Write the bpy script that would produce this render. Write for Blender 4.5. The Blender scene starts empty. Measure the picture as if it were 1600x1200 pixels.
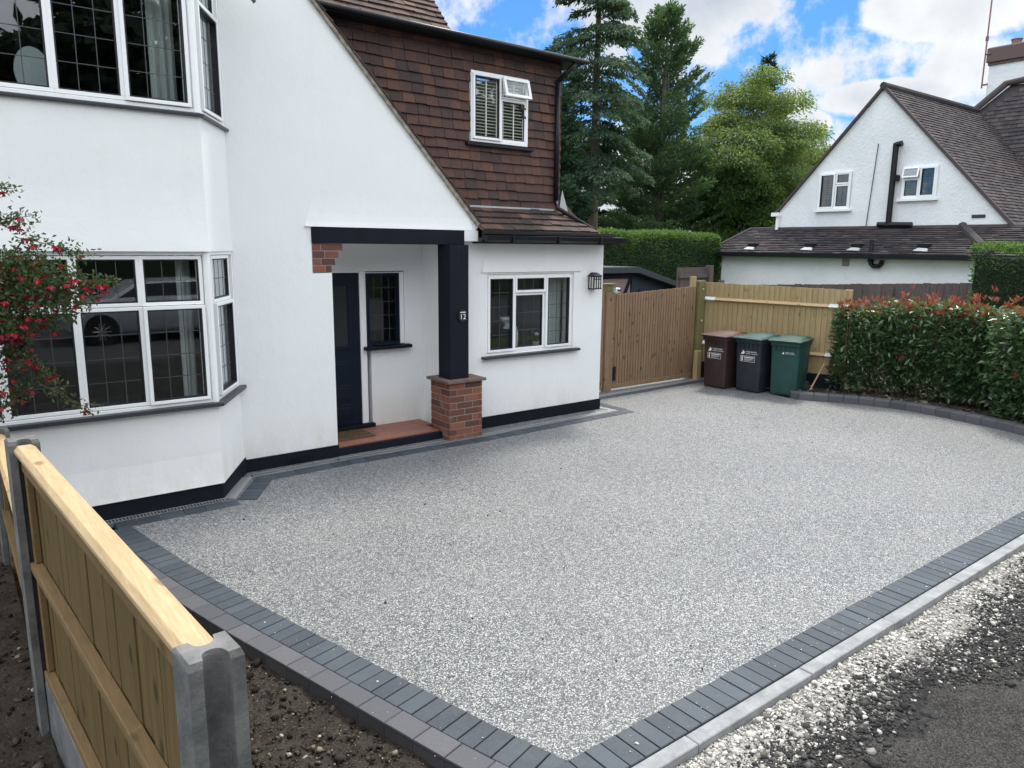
import bpy, math, random
import numpy as np
from mathutils import Vector, Matrix
random.seed(7); rng = np.random.default_rng(7)
R = math.radians
scene = bpy.context.scene
C = scene.collection
# ------------------------------------------------------------------ camera
cam_d = bpy.data.cameras.new('camera'); cam = bpy.data.objects.new('camera', cam_d); C.objects.link(cam)
scene.camera = cam
cam_d.sensor_width = 36.0; cam_d.lens = 36.0*1155/1600; cam_d.clip_start = 0.05; cam_d.clip_end = 3000
_r = (0.79306146, -0.60906885, 0.00941559); _d = (-0.10408353, -0.1507234, -0.98308142); _f = (0.60018342, 0.77866398, -0.18292696)
M_ = Matrix(((_r[0], -_d[0], -_f[0]), (_r[1], -_d[1], -_f[1]), (_r[2], -_d[2], -_f[2]))).to_4x4()
M_.translation = Vector((0, 0, 2.2)); cam.matrix_world = M_
scene.render.resolution_x = 1024; scene.render.resolution_y = 768
# ------------------------------------------------------------------ exposure
vs = scene.view_settings
vs.view_transform = 'Standard'; vs.look = 'None'; vs.gamma = 1; vs.exposure = 0.50
# ------------------------------------------------------------------ sun
SUN_EL, SUN_AZ = R(60), R(60)           # azimuth from +Y towards +X
sd = Vector((math.sin(SUN_AZ)*math.cos(SUN_EL), math.cos(SUN_AZ)*math.cos(SUN_EL), math.sin(SUN_EL)))
sl = bpy.data.lights.new('sun', 'SUN'); sl.energy = 2.6; sl.angle = R(12); sl.color = (1.0, .95, .86)
so = bpy.data.objects.new('sun', sl); C.objects.link(so); so.rotation_euler = sd.to_track_quat('Z', 'Y').to_euler()
# ------------------------------------------------------------------ sky with clouds
W = bpy.data.worlds.new('World'); scene.world = W; W.use_nodes = True
nt = W.node_tree; nt.nodes.clear()
class NB:
    """small node builder"""
    def __init__(s, t): s.t = t
    def n(s, kind, **kw):
        nd = s.t.nodes.new(kind)
        for k, v in kw.items():
            if k.startswith('i_'):
                key = k[2:]; key = int(key) if key.isdigit() else key.replace('_', ' ')
                if isinstance(v, bpy.types.NodeSocket): s.t.links.new(v, nd.inputs[key])
                else: nd.inputs[key].default_value = v
            else: setattr(nd, k, v)
        return nd
    def m(s, op, a, b=0.0, c=None, clamp=False):
        nd = s.t.nodes.new('ShaderNodeMath'); nd.operation = op; nd.use_clamp = clamp
        for i, v in enumerate((a, b) if c is None else (a, b, c)):
            if isinstance(v, bpy.types.NodeSocket): s.t.links.new(v, nd.inputs[i])
            else: nd.inputs[i].default_value = v
        return nd.outputs[0]
    def mix(s, f, a, b, kind='MIX'):
        nd = s.t.nodes.new('ShaderNodeMix'); nd.data_type = 'RGBA'; nd.blend_type = kind
        for i, v in ((0, f), (6, a), (7, b)):
            if isinstance(v, bpy.types.NodeSocket): s.t.links.new(v, nd.inputs[i])
            else: nd.inputs[i].default_value = v if i == 0 else (*v[:3], 1)
        return nd.outputs[2]
    def ramp(s, f, stops, interp='LINEAR'):
        nd = s.t.nodes.new('ShaderNodeValToRGB'); cr = nd.color_ramp; cr.interpolation = interp
        while len(cr.elements) < len(stops): cr.elements.new(0.5)
        for e, (p, c) in zip(cr.elements, stops):
            e.position = p; e.color = (c, c, c, 1) if not hasattr(c, '__len__') else (*c[:3], 1)
        s.t.links.new(f, nd.inputs[0]); return nd.outputs[0]
b = NB(nt)
sky = b.n('ShaderNodeTexSky', sky_type='NISHITA', sun_disc=False, sun_elevation=SUN_EL, sun_rotation=SUN_AZ, air_density=1.3, dust_density=0.6, ozone_density=2.0)
tc = b.n('ShaderNodeTexCoord'); sep = b.n('ShaderNodeSeparateXYZ', i_0=tc.outputs['Generated'])
sx, sy, sz = sep.outputs
az = b.m('MULTIPLY', b.m('ARCTAN2', sx, sy), 57.2958); el = b.m('MULTIPLY', b.m('ARCSINE', sz), 57.2958)
nz = b.n('ShaderNodeTexNoise', i_Vector=tc.outputs['Generated'], i_Scale=9.0, i_Detail=9.0, i_Roughness=0.62).outputs['Fac']
nzb = b.n('ShaderNodeTexNoise', i_Vector=tc.outputs['Generated'], i_Scale=2.3, i_Detail=3.0).outputs['Fac']
dens = None
for a0, e0, ra, re in ((49, 18.4, 9.8, 4.6), (36, 25, 9, 5), (67.5, 14.9, 7.0, 2.1), (63, 9.8, 4.2, 1.3), (57.5, 8.4, 2.6, 1.2), (46, 2, 14, 6.0), (75, 2.0, 20, 3.2), (28, 2.5, 14, 9), (10, 20, 10, 8), (90, 20, 12, 9)):
    u = b.m('DIVIDE', b.m('SUBTRACT', az, a0), ra); v = b.m('DIVIDE', b.m('SUBTRACT', el, e0), re)
    q = b.m('SUBTRACT', 1.0, b.m('ADD', b.m('MULTIPLY', u, u), b.m('MULTIPLY', v, v)))
    dens = q if dens is None else b.m('MAXIMUM', dens, q)
azneg = b.m('LESS_THAN', sy, 0.0)
gen = b.m('SUBTRACT', b.m('MULTIPLY', nzb, 5.0), 2.1)
high = b.m('GREATER_THAN', el, 27.0)
dens = b.m('MAXIMUM', dens, b.m('MULTIPLY', gen, b.m('MAXIMUM', azneg, high)))
dens = b.m('MAXIMUM', dens, -1.2)
dn = b.m('ADD', dens, b.m('MULTIPLY', b.m('SUBTRACT', nz, 0.5), 3.0))
cover = b.ramp(b.m('MULTIPLY_ADD', dn, 0.5, 0.5, clamp=True), ((0.40, 0), (0.62, 1)), 'EASE')
nz2 = b.n('ShaderNodeTexNoise', i_Vector=tc.outputs['Generated'], i_Scale=5.0, i_Detail=6.0, i_Roughness=.55).outputs['Fac']
core = b.m('ADD', b.m('MULTIPLY', dn, 0.42), b.m('MULTIPLY_ADD', nz2, 2.2, -1.05), clamp=True)
ccol = b.mix(core, (0.96, 0.98, 1.0), (0.50, 0.56, 0.66))
bg1 = b.n('ShaderNodeBackground', i_Color=b.mix(1.0, sky.outputs[0], (0.30, 0.62, 1.12), 'MULTIPLY'), i_Strength=0.095)
cstr = b.m('MULTIPLY_ADD', b.m('MAXIMUM', azneg, high), 1.22, 0.74)       # unseen clouds behind and overhead, brightened to lift the ambient light
bg2 = b.n('ShaderNodeBackground', i_Color=b.mix(b.m('MAXIMUM', azneg, high), ccol, b.mix(1.0, ccol, (1.02, 1.03, 1.02), 'MULTIPLY')), i_Strength=cstr)
mx = b.n('ShaderNodeMixShader', i_0=cover, i_1=bg1.outputs[0], i_2=bg2.outputs[0])
b.n('ShaderNodeOutputWorld', i_0=mx.outputs[0])
# ------------------------------------------------------------------ materials
def mat(name, col=(.5, .5, .5), rough=.7, spec=.5, metal=0, fn=None):
    m = bpy.data.materials.new(name); m.use_nodes = True; t = m.node_tree
    p = t.nodes['Principled BSDF']; p.inputs['Base Color'].default_value = (*col, 1)
    p.inputs['Roughness'].default_value = rough; p.inputs['Specular IOR Level'].default_value = spec; p.inputs['Metallic'].default_value = metal
    if fn:
        bb = NB(t); bb.p = p; bb.geo = bb.n('ShaderNodeNewGeometry').outputs['Position']; bb.obj = bb.n('ShaderNodeTexCoord').outputs['Object']; fn(bb)
    return m
def link(bb, sock, name): bb.t.links.new(sock, bb.p.inputs[name])
def noise(bb, vec, scale, detail=4, rough=.55, dist=0, stretch=None):
    if stretch: vec = bb.n('ShaderNodeMapping', i_0=vec, i_Scale=stretch).outputs[0]
    return bb.n('ShaderNodeTexNoise', i_Vector=vec, i_Scale=scale, i_Detail=detail, i_Roughness=rough, i_Distortion=dist).outputs['Fac']
def bump(bb, h, dist, strength=1.0, nrm=None):
    kw = dict(i_Height=h, i_Distance=dist, i_Strength=strength)
    if nrm: kw['i_Normal'] = nrm
    o = bb.n('ShaderNodeBump', **kw).outputs[0]; link(bb, o, 'Normal'); return o
def attr(bb, name='rnd'): return bb.n('ShaderNodeAttribute', attribute_name=name).outputs['Fac']
def f_render(bb):
    n1 = noise(bb, bb.geo, 1.3, 5); n2 = noise(bb, bb.geo, 60, 3); z = bb.n('ShaderNodeSeparateXYZ', i_0=bb.geo).outputs[2]
    st = noise(bb, bb.geo, 5, 5, .7, stretch=(1, 1, .35))
    c = bb.mix(bb.ramp(n1, ((.3, 0), (.75, 1))), (.84, .85, .845), (.80, .81, .81))
    low = bb.m('MULTIPLY', bb.ramp(z, ((.12, 1), (.55, 0))), bb.ramp(st, ((.35, 0), (.7, .55))))
    c = bb.mix(low, c, (.60, .54, .42))
    sp = bb.ramp(noise(bb, bb.geo, 9, 2), ((.74, 0), (.78, .2)))
    c = bb.mix(sp, c, (.66, .66, .64))
    drip = noise(bb, bb.geo, 7, 4, .6, stretch=(1, 1, .05)); c = bb.mix(bb.ramp(drip, ((.55, 0), (.8, .14))), c, (.66, .65, .60))
    hair = bb.n('ShaderNodeTexVoronoi', feature='DISTANCE_TO_EDGE', i_Vector=bb.n('ShaderNodeVectorMath', operation='ADD', i_0=bb.geo, i_1=bb.n('ShaderNodeTexNoise', i_Vector=bb.geo, i_Scale=3.0, i_Detail=5.0).outputs['Color']).outputs[0], i_Scale=.6).outputs['Distance']
    c = bb.mix(bb.ramp(hair, ((0, .10), (.002, 0))), c, (.55, .54, .52))
    link(bb, c, 'Base Color'); bump(bb, bb.m('ADD', n2, bb.m('ADD', bb.m('MULTIPLY', n1, 8), bb.m('MULTIPLY', noise(bb, bb.geo, 5, 4, .6), 3))), .004, .4)
WHITE = mat('white masonry paint', rough=.8, spec=.3, fn=f_render)
def f_nrender(bb):
    n1 = noise(bb, bb.geo, .9, 6, .65); n2 = noise(bb, bb.geo, 14, 4)
    cr = bb.n('ShaderNodeTexVoronoi', feature='DISTANCE_TO_EDGE', i_Vector=bb.n('ShaderNodeVectorMath', operation='ADD', i_0=bb.geo, i_1=bb.n('ShaderNodeTexNoise', i_Vector=bb.geo, i_Scale=2.0, i_Detail=5.0).outputs['Color']).outputs[0], i_Scale=.55).outputs['Distance']
    c = bb.mix(bb.ramp(n1, ((.35, 0), (.7, 1))), (.84, .85, .86), (.72, .74, .76))
    c = bb.mix(bb.ramp(cr, ((0, .22), (.008, 0))), c, (.50, .50, .50))
    link(bb, c, 'Base Color'); bump(bb, bb.m('ADD', n2, n1), .03, .5)
NWHITE = mat('weathered white render', rough=.85, spec=.2, fn=f_nrender)
def f_black(bb):
    n = noise(bb, bb.geo, 12, 4); link(bb, bb.mix(n, (.005, .007, .011), (.012, .015, .022)), 'Base Color'); bump(bb, n, .004, .4)
BLACK = mat('black masonry paint', rough=.7, spec=.12, fn=f_black)
BLKWOOD = mat('black painted timber', rough=.6, spec=.12, fn=lambda bb: (link(bb, bb.mix(noise(bb, bb.geo, 6, 5, stretch=(1, 1, .12)), (.005, .007, .012), (.014, .017, .026)), 'Base Color'), bump(bb, noise(bb, bb.geo, 18, 4, stretch=(1, 1, .08)), .006, .5)))
UPVC = mat('white window frame', (.88, .89, .89), .3, .5)
GASKET = mat('black gasket', (.012, .014, .017), .5)
LEAD = mat('lead strip', (.055, .06, .068), .45, .5)
SILL = mat('dark slate sill', (.035, .04, .048), .45)
PVCBLK = mat('black plastic', (.010, .011, .014), .4, .25)
def f_tile(bb, pal, scale=1):
    a = attr(bb); n = noise(bb, bb.geo, 9, 5, .65); n2 = noise(bb, bb.geo, 70, 2)
    c = bb.ramp(bb.m('ADD', bb.m('MULTIPLY', a, .62), bb.m('MULTIPLY', noise(bb, bb.geo, 1.6, 3), .42)), pal, 'LINEAR'); c = bb.mix(bb.ramp(n, ((.35, 0), (.72, .55))), c, (.035, .028, .028))
    c = bb.mix(bb.ramp(n2, ((.62, 0), (.75, .3))), c, (.20, .17, .14))
    link(bb, c, 'Base Color'); bump(bb, n2, .003, .5)
TILE = mat('plain clay hanging tile', rough=.75, spec=.3, fn=lambda bb: f_tile(bb, ((0, (.038, .028, .030)), (.35, (.072, .040, .036)), (.65, (.105, .052, .040)), (.9, (.15, .066, .045)), (1, (.23, .11, .065)))))
def f_roof(bb):
    a = attr(bb); n = noise(bb, bb.geo, 6, 6, .7); l = noise(bb, bb.geo, 22, 3)
    c = bb.ramp(a, ((0, (.045, .034, .033)), (.5, (.08, .052, .045)), (.9, (.12, .07, .055)), (1, (.18, .11, .08))))
    c = bb.mix(bb.ramp(n, ((.4, 0), (.7, .6))), c, (.045, .045, .04)); c = bb.mix(bb.ramp(l, ((.66, 0), (.72, .8))), c, (.26, .25, .20))
    link(bb, c, 'Base Color'); bump(bb, l, .004, .5)
ROOF = mat('weathered clay roof tile', rough=.85, spec=.2, fn=f_roof)
def f_nroof(bb):
    a = attr(bb); n = noise(bb, bb.geo, 3, 6, .7); l = noise(bb, bb.geo, 9, 3)
    c = bb.ramp(a, ((0, (.042, .038, .044)), (.6, (.066, .056, .060)), (1, (.105, .082, .080))))
    c = bb.mix(bb.ramp(n, ((.45, 0), (.75, .5))), c, (.10, .10, .09)); c = bb.mix(bb.ramp(l, ((.72, 0), (.76, .7))), c, (.32, .31, .28))
    link(bb, c, 'Base Color')
NROOF = mat('grey brown roof tile', rough=.85, spec=.2, fn=f_nroof)
def f_brick(bb):
    a = attr(bb); n = noise(bb, bb.geo, 25, 5, .65); s = noise(bb, bb.geo, 5, 3)
    c = bb.ramp(a, ((0, (.09, .045, .038)), (.5, (.19, .068, .048)), (1, (.27, .10, .066))))
    c = bb.mix(bb.ramp(n, ((.4, 0), (.8, .6))), c, (.12, .08, .065)); c = bb.mix(bb.ramp(s, ((.6, 0), (.75, .35))), c, (.38, .33, .29))
    link(bb, c, 'Base Color'); bump(bb, n, .006, .8)
BRICK = mat('red brick', rough=.85, spec=.25, fn=f_brick)
MORTAR = mat('mortar', (.30, .27, .24), .9, fn=lambda bb: link(bb, bb.mix(noise(bb, bb.geo, 30, 4), (.38, .34, .30), (.20, .18, .16)), 'Base Color'))
def f_gravel(bb):
    vd = bb.n('ShaderNodeTexVoronoi', i_Vector=bb.geo, i_Scale=165.0); v = vd.outputs['Color']; dst = vd.outputs['Distance']
    r = bb.n('ShaderNodeSeparateColor', i_0=v); big = noise(bb, bb.geo, 1.2, 4); mid = noise(bb, bb.geo, 22, 3, .7)
    val = bb.m('ADD', r.outputs[0], bb.m('MULTIPLY', bb.m('SUBTRACT', mid, .5), .5))
    c = bb.ramp(val, ((0, (.010, .012, .015)), (.26, (.040, .045, .051)), (.5, (.118, .123, .130)), (.72, (.275, .28, .283)), (1, (.62, .62, .61))))
    gap = bb.ramp(dst, ((.35, 0), (.85, .65))); c = bb.mix(gap, c, (.033, .035, .038))
    c = bb.mix(bb.ramp(big, ((.35, 0), (.75, .22))), c, (.22, .215, .20)); c = bb.mix(bb.ramp(noise(bb, bb.geo, .6, 3, .5, 1.0), ((.42, .12), (.6, 0))), c, (.075, .08, .085))
    link(bb, c, 'Base Color'); bump(bb, dst, -.0022, .8)
GRAVEL = mat('resin bound gravel', rough=.5, spec=.5, fn=f_gravel)
def f_paver(bb, A, B_, w=.15):
    a = attr(bb); n = noise(bb, bb.geo, 60, 4, .7); m = noise(bb, bb.geo, 5, 4)
    c = bb.mix(a, A, B_); c = bb.mix(bb.ramp(n, ((.35, 0), (.8, .5))), c, (.065, .078, .094))
    sp = bb.ramp(noise(bb, bb.geo, 45, 2, .5), ((.78, 0), (.80, .8))); c = bb.mix(sp, c, (.5, .5, .48))
    c = bb.mix(bb.ramp(m, ((.5, 0), (.8, .25))), c, (.11, .115, .125))
    link(bb, c, 'Base Color'); bump(bb, n, .0025, .6)
PAVER = mat('charcoal block paver', rough=.6, spec=.45, fn=lambda bb: f_paver(bb, (.022, .030, .041), (.045, .058, .074)))
KERB = mat('grey kerb block', rough=.8, spec=.3, fn=lambda bb: f_paver(bb, (.066, .066, .074), (.115, .110, .118)))
def f_conc(bb, A=(.17, .175, .18), B_=(.33, .335, .335)):
    n = noise(bb, bb.geo, 7, 6, .7); f = noise(bb, bb.geo, 90, 2); v = noise(bb, bb.geo, 30, 2)
    c = bb.mix(bb.ramp(n, ((.3, 0), (.7, 1))), A, B_); c = bb.mix(bb.ramp(v, ((.7, 0), (.74, .5))), c, (.08, .08, .08))
    link(bb, c, 'Base Color'); bump(bb, bb.m('ADD', f, n), .004, .5)
CONC = mat('concrete', rough=.85, spec=.3, fn=f_conc)
CONCP = mat('concrete post', rough=.8, spec=.35, fn=lambda bb: f_conc(bb, (.062, .064, .064), (.20, .198, .19)))
METAL = mat('galvanised steel', rough=.38, metal=.9, col=(.55, .57, .58), fn=lambda bb: link(bb, bb.ramp(noise(bb, bb.geo, 40, 3), ((.3, .35), (.7, .6))), 'Roughness'))
GALVW = mat('bright zinc', (.72, .74, .75), .3, .5, .5)
DARKJ = mat('dark jointing', (.02, .021, .024), .95)
def f_soil(bb):
    n = noise(bb, bb.geo, 9, 8, .75); f = noise(bb, bb.geo, 75, 5, .75); s = noise(bb, bb.geo, 110, 2)
    c = bb.mix(bb.ramp(f, ((.3, 0), (.7, 1))), (.014, .012, .011), (.085, .070, .058)); c = bb.mix(bb.ramp(n, ((.4, 0), (.7, .5))), c, (.12, .10, .085))
    c = bb.mix(bb.ramp(s, ((.70, 0), (.73, .9))), c, (.40, .36, .29))
    link(bb, c, 'Base Color'); bump(bb, bb.m('ADD', f, n), .02, 1)
SOIL = mat('dark garden soil', rough=.95, spec=.15, fn=f_soil)
CLOD = mat('soil clod', rough=.95, spec=.15, fn=lambda bb: (link(bb, bb.ramp(attr(bb), ((0, (.014, .011, .009)), (.6, (.050, .038, .030)), (.90, (.11, .088, .068)), (.95, (.22, .18, .13)), (1, (.42, .38, .33)))), 'Base Color'), bump(bb, noise(bb, bb.geo, 120, 3), .004)))
def f_verge(bb):
    s = bb.n('ShaderNodeSeparateXYZ', i_0=bb.geo).outputs; n = noise(bb, bb.geo, 2.4, 6, .65); n2 = noise(bb, bb.geo, 38, 5, .75); n3 = noise(bb, bb.geo, 5, 7, .7)
    y = bb.m('ADD', s[1], bb.m('MULTIPLY', bb.m('SUBTRACT', n, .5), .75))
    tn = bb.m('SUBTRACT', bb.m('MULTIPLY', s[0], .035), .035)
    y = bb.m('SUBTRACT', y, tn)
    lime = bb.ramp(bb.m('ADD', y, bb.m('MULTIPLY', bb.m('SUBTRACT', n2, .5), .35)), ((.0, 0), (.5, 0), (1, 0)))
    lime = bb.n('ShaderNodeMapRange', i_Value=bb.m('ADD', y, bb.m('MULTIPLY', bb.m('SUBTRACT', n2, .5), .22)), i_1=1.46, i_2=1.56).outputs[0]
    limec = bb.mix(bb.ramp(n2, ((.3, 0), (.62, 1))), (.26, .245, .22), (.57, .55, .505))
    blk = bb.mix(bb.ramp(n2, ((.35, 0), (.75, 1))), (.012, .012, .014), (.10, .095, .09))
    old = bb.mix(bb.ramp(n3, ((.3, 0), (.75, 1))), (.022, .020, .019), (.085, .078, .070))
    crk = bb.n('ShaderNodeTexVoronoi', feature='DISTANCE_TO_EDGE', i_Vector=bb.n('ShaderNodeVectorMath', operation='ADD', i_0=bb.geo, i_1=bb.n('ShaderNodeTexNoise', i_Vector=bb.geo, i_Scale=4.0, i_Detail=6.0).outputs['Color']).outputs[0], i_Scale=1.6).outputs['Distance']
    ag = bb.n('ShaderNodeTexVoronoi', i_Vector=bb.geo, i_Scale=170.0); agc = bb.n('ShaderNodeSeparateColor', i_0=ag.outputs['Color']).outputs[0]; old = bb.mix(bb.ramp(agc, ((.45, 0), (1, .75))), old, (.145, .138, .128)); old = bb.mix(bb.ramp(agc, ((0, .7), (.35, 0))), old, (.02, .02, .02))
    old = bb.mix(bb.ramp(crk, ((0, .6), (.012, 0))), old, (.012, .012, .012))
    isold = bb.n('ShaderNodeMapRange', i_Value=bb.m('ADD', y, bb.m('MULTIPLY', bb.m('SUBTRACT', n3, .5), .25)), i_1=1.34, i_2=1.28).outputs[0]
    c = bb.mix(isold, blk, old); c = bb.mix(lime, c, limec)
    link(bb, c, 'Base Color'); bump(bb, bb.m('ADD', n2, bb.m('MULTIPLY', n3, 3)), .03, 1)
VERGE = mat('broken verge of limestone and old tarmac', rough=.9, spec=.2, fn=f_verge)
LIME = mat('limestone chipping', rough=.9, spec=.2, fn=lambda bb: (link(bb, bb.ramp(attr(bb), ((0, (.08, .075, .07)), (.18, (.30, .285, .26)), (.6, (.46, .44, .405)), (1, (.64, .62, .575)))), 'Base Color'), bump(bb, noise(bb, bb.geo, 100, 3), .004)))
CHIP = mat('tarmac crumb', rough=.8, spec=.35, fn=lambda bb: (link(bb, bb.ramp(attr(bb), ((0, (.01, .01, .012)), (.8, (.05, .048, .046)), (.93, (.12, .11, .10)), (1, (.5, .47, .42)))), 'Base Color'), bump(bb, noise(bb, bb.geo, 100, 3), .004)))
def f_wood(bb, A, B_, K, grain='z', kn=.5, sc=1.0):
    st = {'z': (1, 1, .06), 'y': (1, .06, 1), 'x': (.06, 1, 1)}[grain]
    a = attr(bb); g = noise(bb, bb.geo, 45*sc, 6, .65, .8, stretch=st); n = noise(bb, bb.geo, 2.5, 4); g2 = noise(bb, bb.geo, 150*sc, 3, .6, stretch=st)
    c = bb.mix(bb.ramp(g, ((.32, 0), (.68, 1))), A, B_); c = bb.mix(bb.m('MULTIPLY', a, .45), c, bb.mix(n, A, K))
    c = bb.mix(bb.ramp(g2, ((.45, 0), (.8, .35))), c, K)
    vv = bb.n('ShaderNodeTexVoronoi', i_Vector=bb.n('ShaderNodeMapping', i_0=bb.geo, i_Scale={'z': (9, 9, 5), 'y': (9, 5, 9), 'x': (5, 9, 9)}[grain]).outputs[0], i_Scale=1.0)
    c = bb.mix(bb.ramp(vv.outputs['Distance'], ((.09, kn), (.20, 0))), c, K)
    link(bb, c, 'Base Color'); bump(bb, g, .003, .5)
PINE = mat('new treated pine', rough=.65, spec=.3, fn=lambda bb: f_wood(bb, (.50, .37, .215), (.38, .27, .15), (.20, .11, .05), 'y', .8))
PANEL = mat('green treated fence board', rough=.75, spec=.25, fn=lambda bb: f_wood(bb, (.165, .112, .042), (.098, .070, .028), (.038, .03, .013), 'z', .9))
RAILW = mat('treated rail', rough=.7, spec=.25, fn=lambda bb: f_wood(bb, (.235, .155, .072), (.155, .102, .048), (.07, .042, .022), 'y', .9))
GATEW = mat('brown gate board', rough=.75, spec=.25, fn=lambda bb: f_wood(bb, (.31, .20, .12), (.20, .13, .078), (.06, .035, .022), 'z', .95))
FENCEW = mat('yellow feather edge board', rough=.75, spec=.25, fn=lambda bb: f_wood(bb, (.44, .34, .18), (.31, .235, .125), (.14, .10, .05), 'z', .6))
GREENP = mat('green treated post', rough=.75, spec=.25, fn=lambda bb: f_wood(bb, (.20, .18, .08), (.13, .12, .05), (.06, .05, .03), 'z', .5))
OLDW = mat('weathered grey board', rough=.9, spec=.15, fn=lambda bb: f_wood(bb, (.15, .125, .115), (.09, .075, .072), (.04, .035, .033), 'z', .4))
DOORP = mat('dark blue door paint', (.005, .011, .024), .4, .22)
QUARRY = mat('red quarry tile', rough=.5, spec=.4, fn=lambda bb: (link(bb, bb.mix(bb.ramp(noise(bb, bb.geo, 7, 5), ((.3, 0), (.7, 1))), bb.mix(attr(bb), (.26, .085, .05), (.36, .13, .08)), (.24, .12, .09)), 'Base Color'), bump(bb, noise(bb, bb.geo, 30, 4), .003)))
COIR = mat('coir', (.12, .08, .05), .95, .1)
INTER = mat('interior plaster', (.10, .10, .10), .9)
CURT = mat('pale curtain', (.62, .63, .60), .9, .2)
SHUT = mat('cream shutter', (.62, .62, .52), .5)
CERAM = mat('white ceramic', (.8, .8, .82), .25)
FROST = mat('lantern glass', (.62, .60, .55), .35)
def glass(name, tint=(.85, .88, .88), refl=1.0):
    m = bpy.data.materials.new(name); m.use_nodes = True; t = m.node_tree; t.nodes.clear(); bb = NB(t)
    lw = bb.n('ShaderNodeLayerWeight', i_Blend=.5).outputs['Facing']
    f = bb.m('ADD', .06*refl, bb.m('MULTIPLY', bb.m('POWER', lw, 4.0), .9), clamp=True)
    g = bb.n('ShaderNodeBsdfGlossy', i_Color=(.95, .97, 1, 1), i_Roughness=.012); tr = bb.n('ShaderNodeBsdfTransparent', i_Color=(*tint, 1))
    wv = bb.n('ShaderNodeTexNoise', i_Vector=bb.n('ShaderNodeNewGeometry').outputs['Position'], i_Scale=1.3, i_Detail=0.0)
    t.links.new(bb.n('ShaderNodeBump', i_Height=wv.outputs['Fac'], i_Distance=.003, i_Strength=.25).outputs[0], g.inputs['Normal'])
    bb.n('ShaderNodeOutputMaterial', i_0=bb.n('ShaderNodeMixShader', i_0=f, i_1=tr.outputs[0], i_2=g.outputs[0]).outputs[0]); return m
GLASS = glass('window glass')
def leafmat(name, stops, rough=.5, trans=.35, tcol=(.25, .4, .06), spec=.4):
    m = bpy.data.materials.new(name); m.use_nodes = True; t = m.node_tree; p = t.nodes['Principled BSDF']; out = t.nodes['Material Output']; bb = NB(t)
    c = bb.ramp(attr(bb), stops); t.links.new(c, p.inputs['Base Color']); p.inputs['Roughness'].default_value = rough; p.inputs['Specular IOR Level'].default_value = spec
    tb = bb.n('ShaderNodeBsdfTranslucent', i_Color=bb.mix(.6, c, tcol)); mx = bb.n('ShaderNodeMixShader', i_0=trans, i_1=p.outputs[0], i_2=tb.outputs[0]); t.links.new(mx.outputs[0], out.inputs[0]); return m
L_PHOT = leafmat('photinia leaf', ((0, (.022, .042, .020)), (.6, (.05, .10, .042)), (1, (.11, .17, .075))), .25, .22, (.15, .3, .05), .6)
L_RED = leafmat('photinia red leaf', ((0, (.12, .035, .022)), (.5, (.26, .07, .045)), (.8, (.33, .13, .06)), (1, (.20, .20, .07))), .3, .35, (.6, .12, .06), .6)
L_CLIP = leafmat('clipped conifer foliage', ((0, (.016, .042, .026)), (.7, (.034, .074, .040)), (1, (.085, .15, .05))), .6, .36, (.30, .50, .07), .2)
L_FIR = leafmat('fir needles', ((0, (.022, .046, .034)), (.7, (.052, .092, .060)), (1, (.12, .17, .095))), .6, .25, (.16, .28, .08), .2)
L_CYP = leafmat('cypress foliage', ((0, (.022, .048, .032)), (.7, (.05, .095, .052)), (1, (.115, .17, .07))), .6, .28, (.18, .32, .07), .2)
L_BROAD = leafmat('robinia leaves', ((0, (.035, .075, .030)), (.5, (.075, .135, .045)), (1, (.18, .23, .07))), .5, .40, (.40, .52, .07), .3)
L_DARK = leafmat('dark conifer foliage', ((0, (.012, .028, .020)), (1, (.030, .058, .034))), .7, .2, (.1, .2, .06), .2)
L_FUCH = leafmat('fuchsia leaf', ((0, (.02, .035, .016)), (.7, (.05, .085, .035)), (1, (.09, .10, .05))), .4, .3, (.2, .3, .06))
FLOWER = leafmat('crimson flower', ((0, (.18, .008, .015)), (1, (.45, .015, .03))), .4, .3, (.6, .02, .04))
FLOWP = mat('purple petal', (.14, .02, .12), .5)
BARK = mat('grey brown bark', rough=.9, spec=.15, fn=lambda bb: (link(bb, bb.mix(noise(bb, bb.geo, 8, 6, .7, stretch=(1, 1, .3)), (.075, .06, .048), (.20, .165, .13)), 'Base Color'), bump(bb, noise(bb, bb.geo, 10, 4), .05)))
TWIG = mat('reddish stem', (.12, .06, .035), .8)
GRASS = mat('rough lawn', rough=.95, spec=.1, fn=lambda bb: link(bb, bb.mix(noise(bb, bb.geo, 3, 8, .8), (.03, .05, .02), (.09, .12, .04)), 'Base Color'))
ROAD = mat('asphalt road', rough=.9, spec=.2, fn=lambda bb: link(bb, bb.mix(noise(bb, bb.geo, 45, 5, .8), (.05, .05, .052), (.11, .11, .11)), 'Base Color'))
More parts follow.
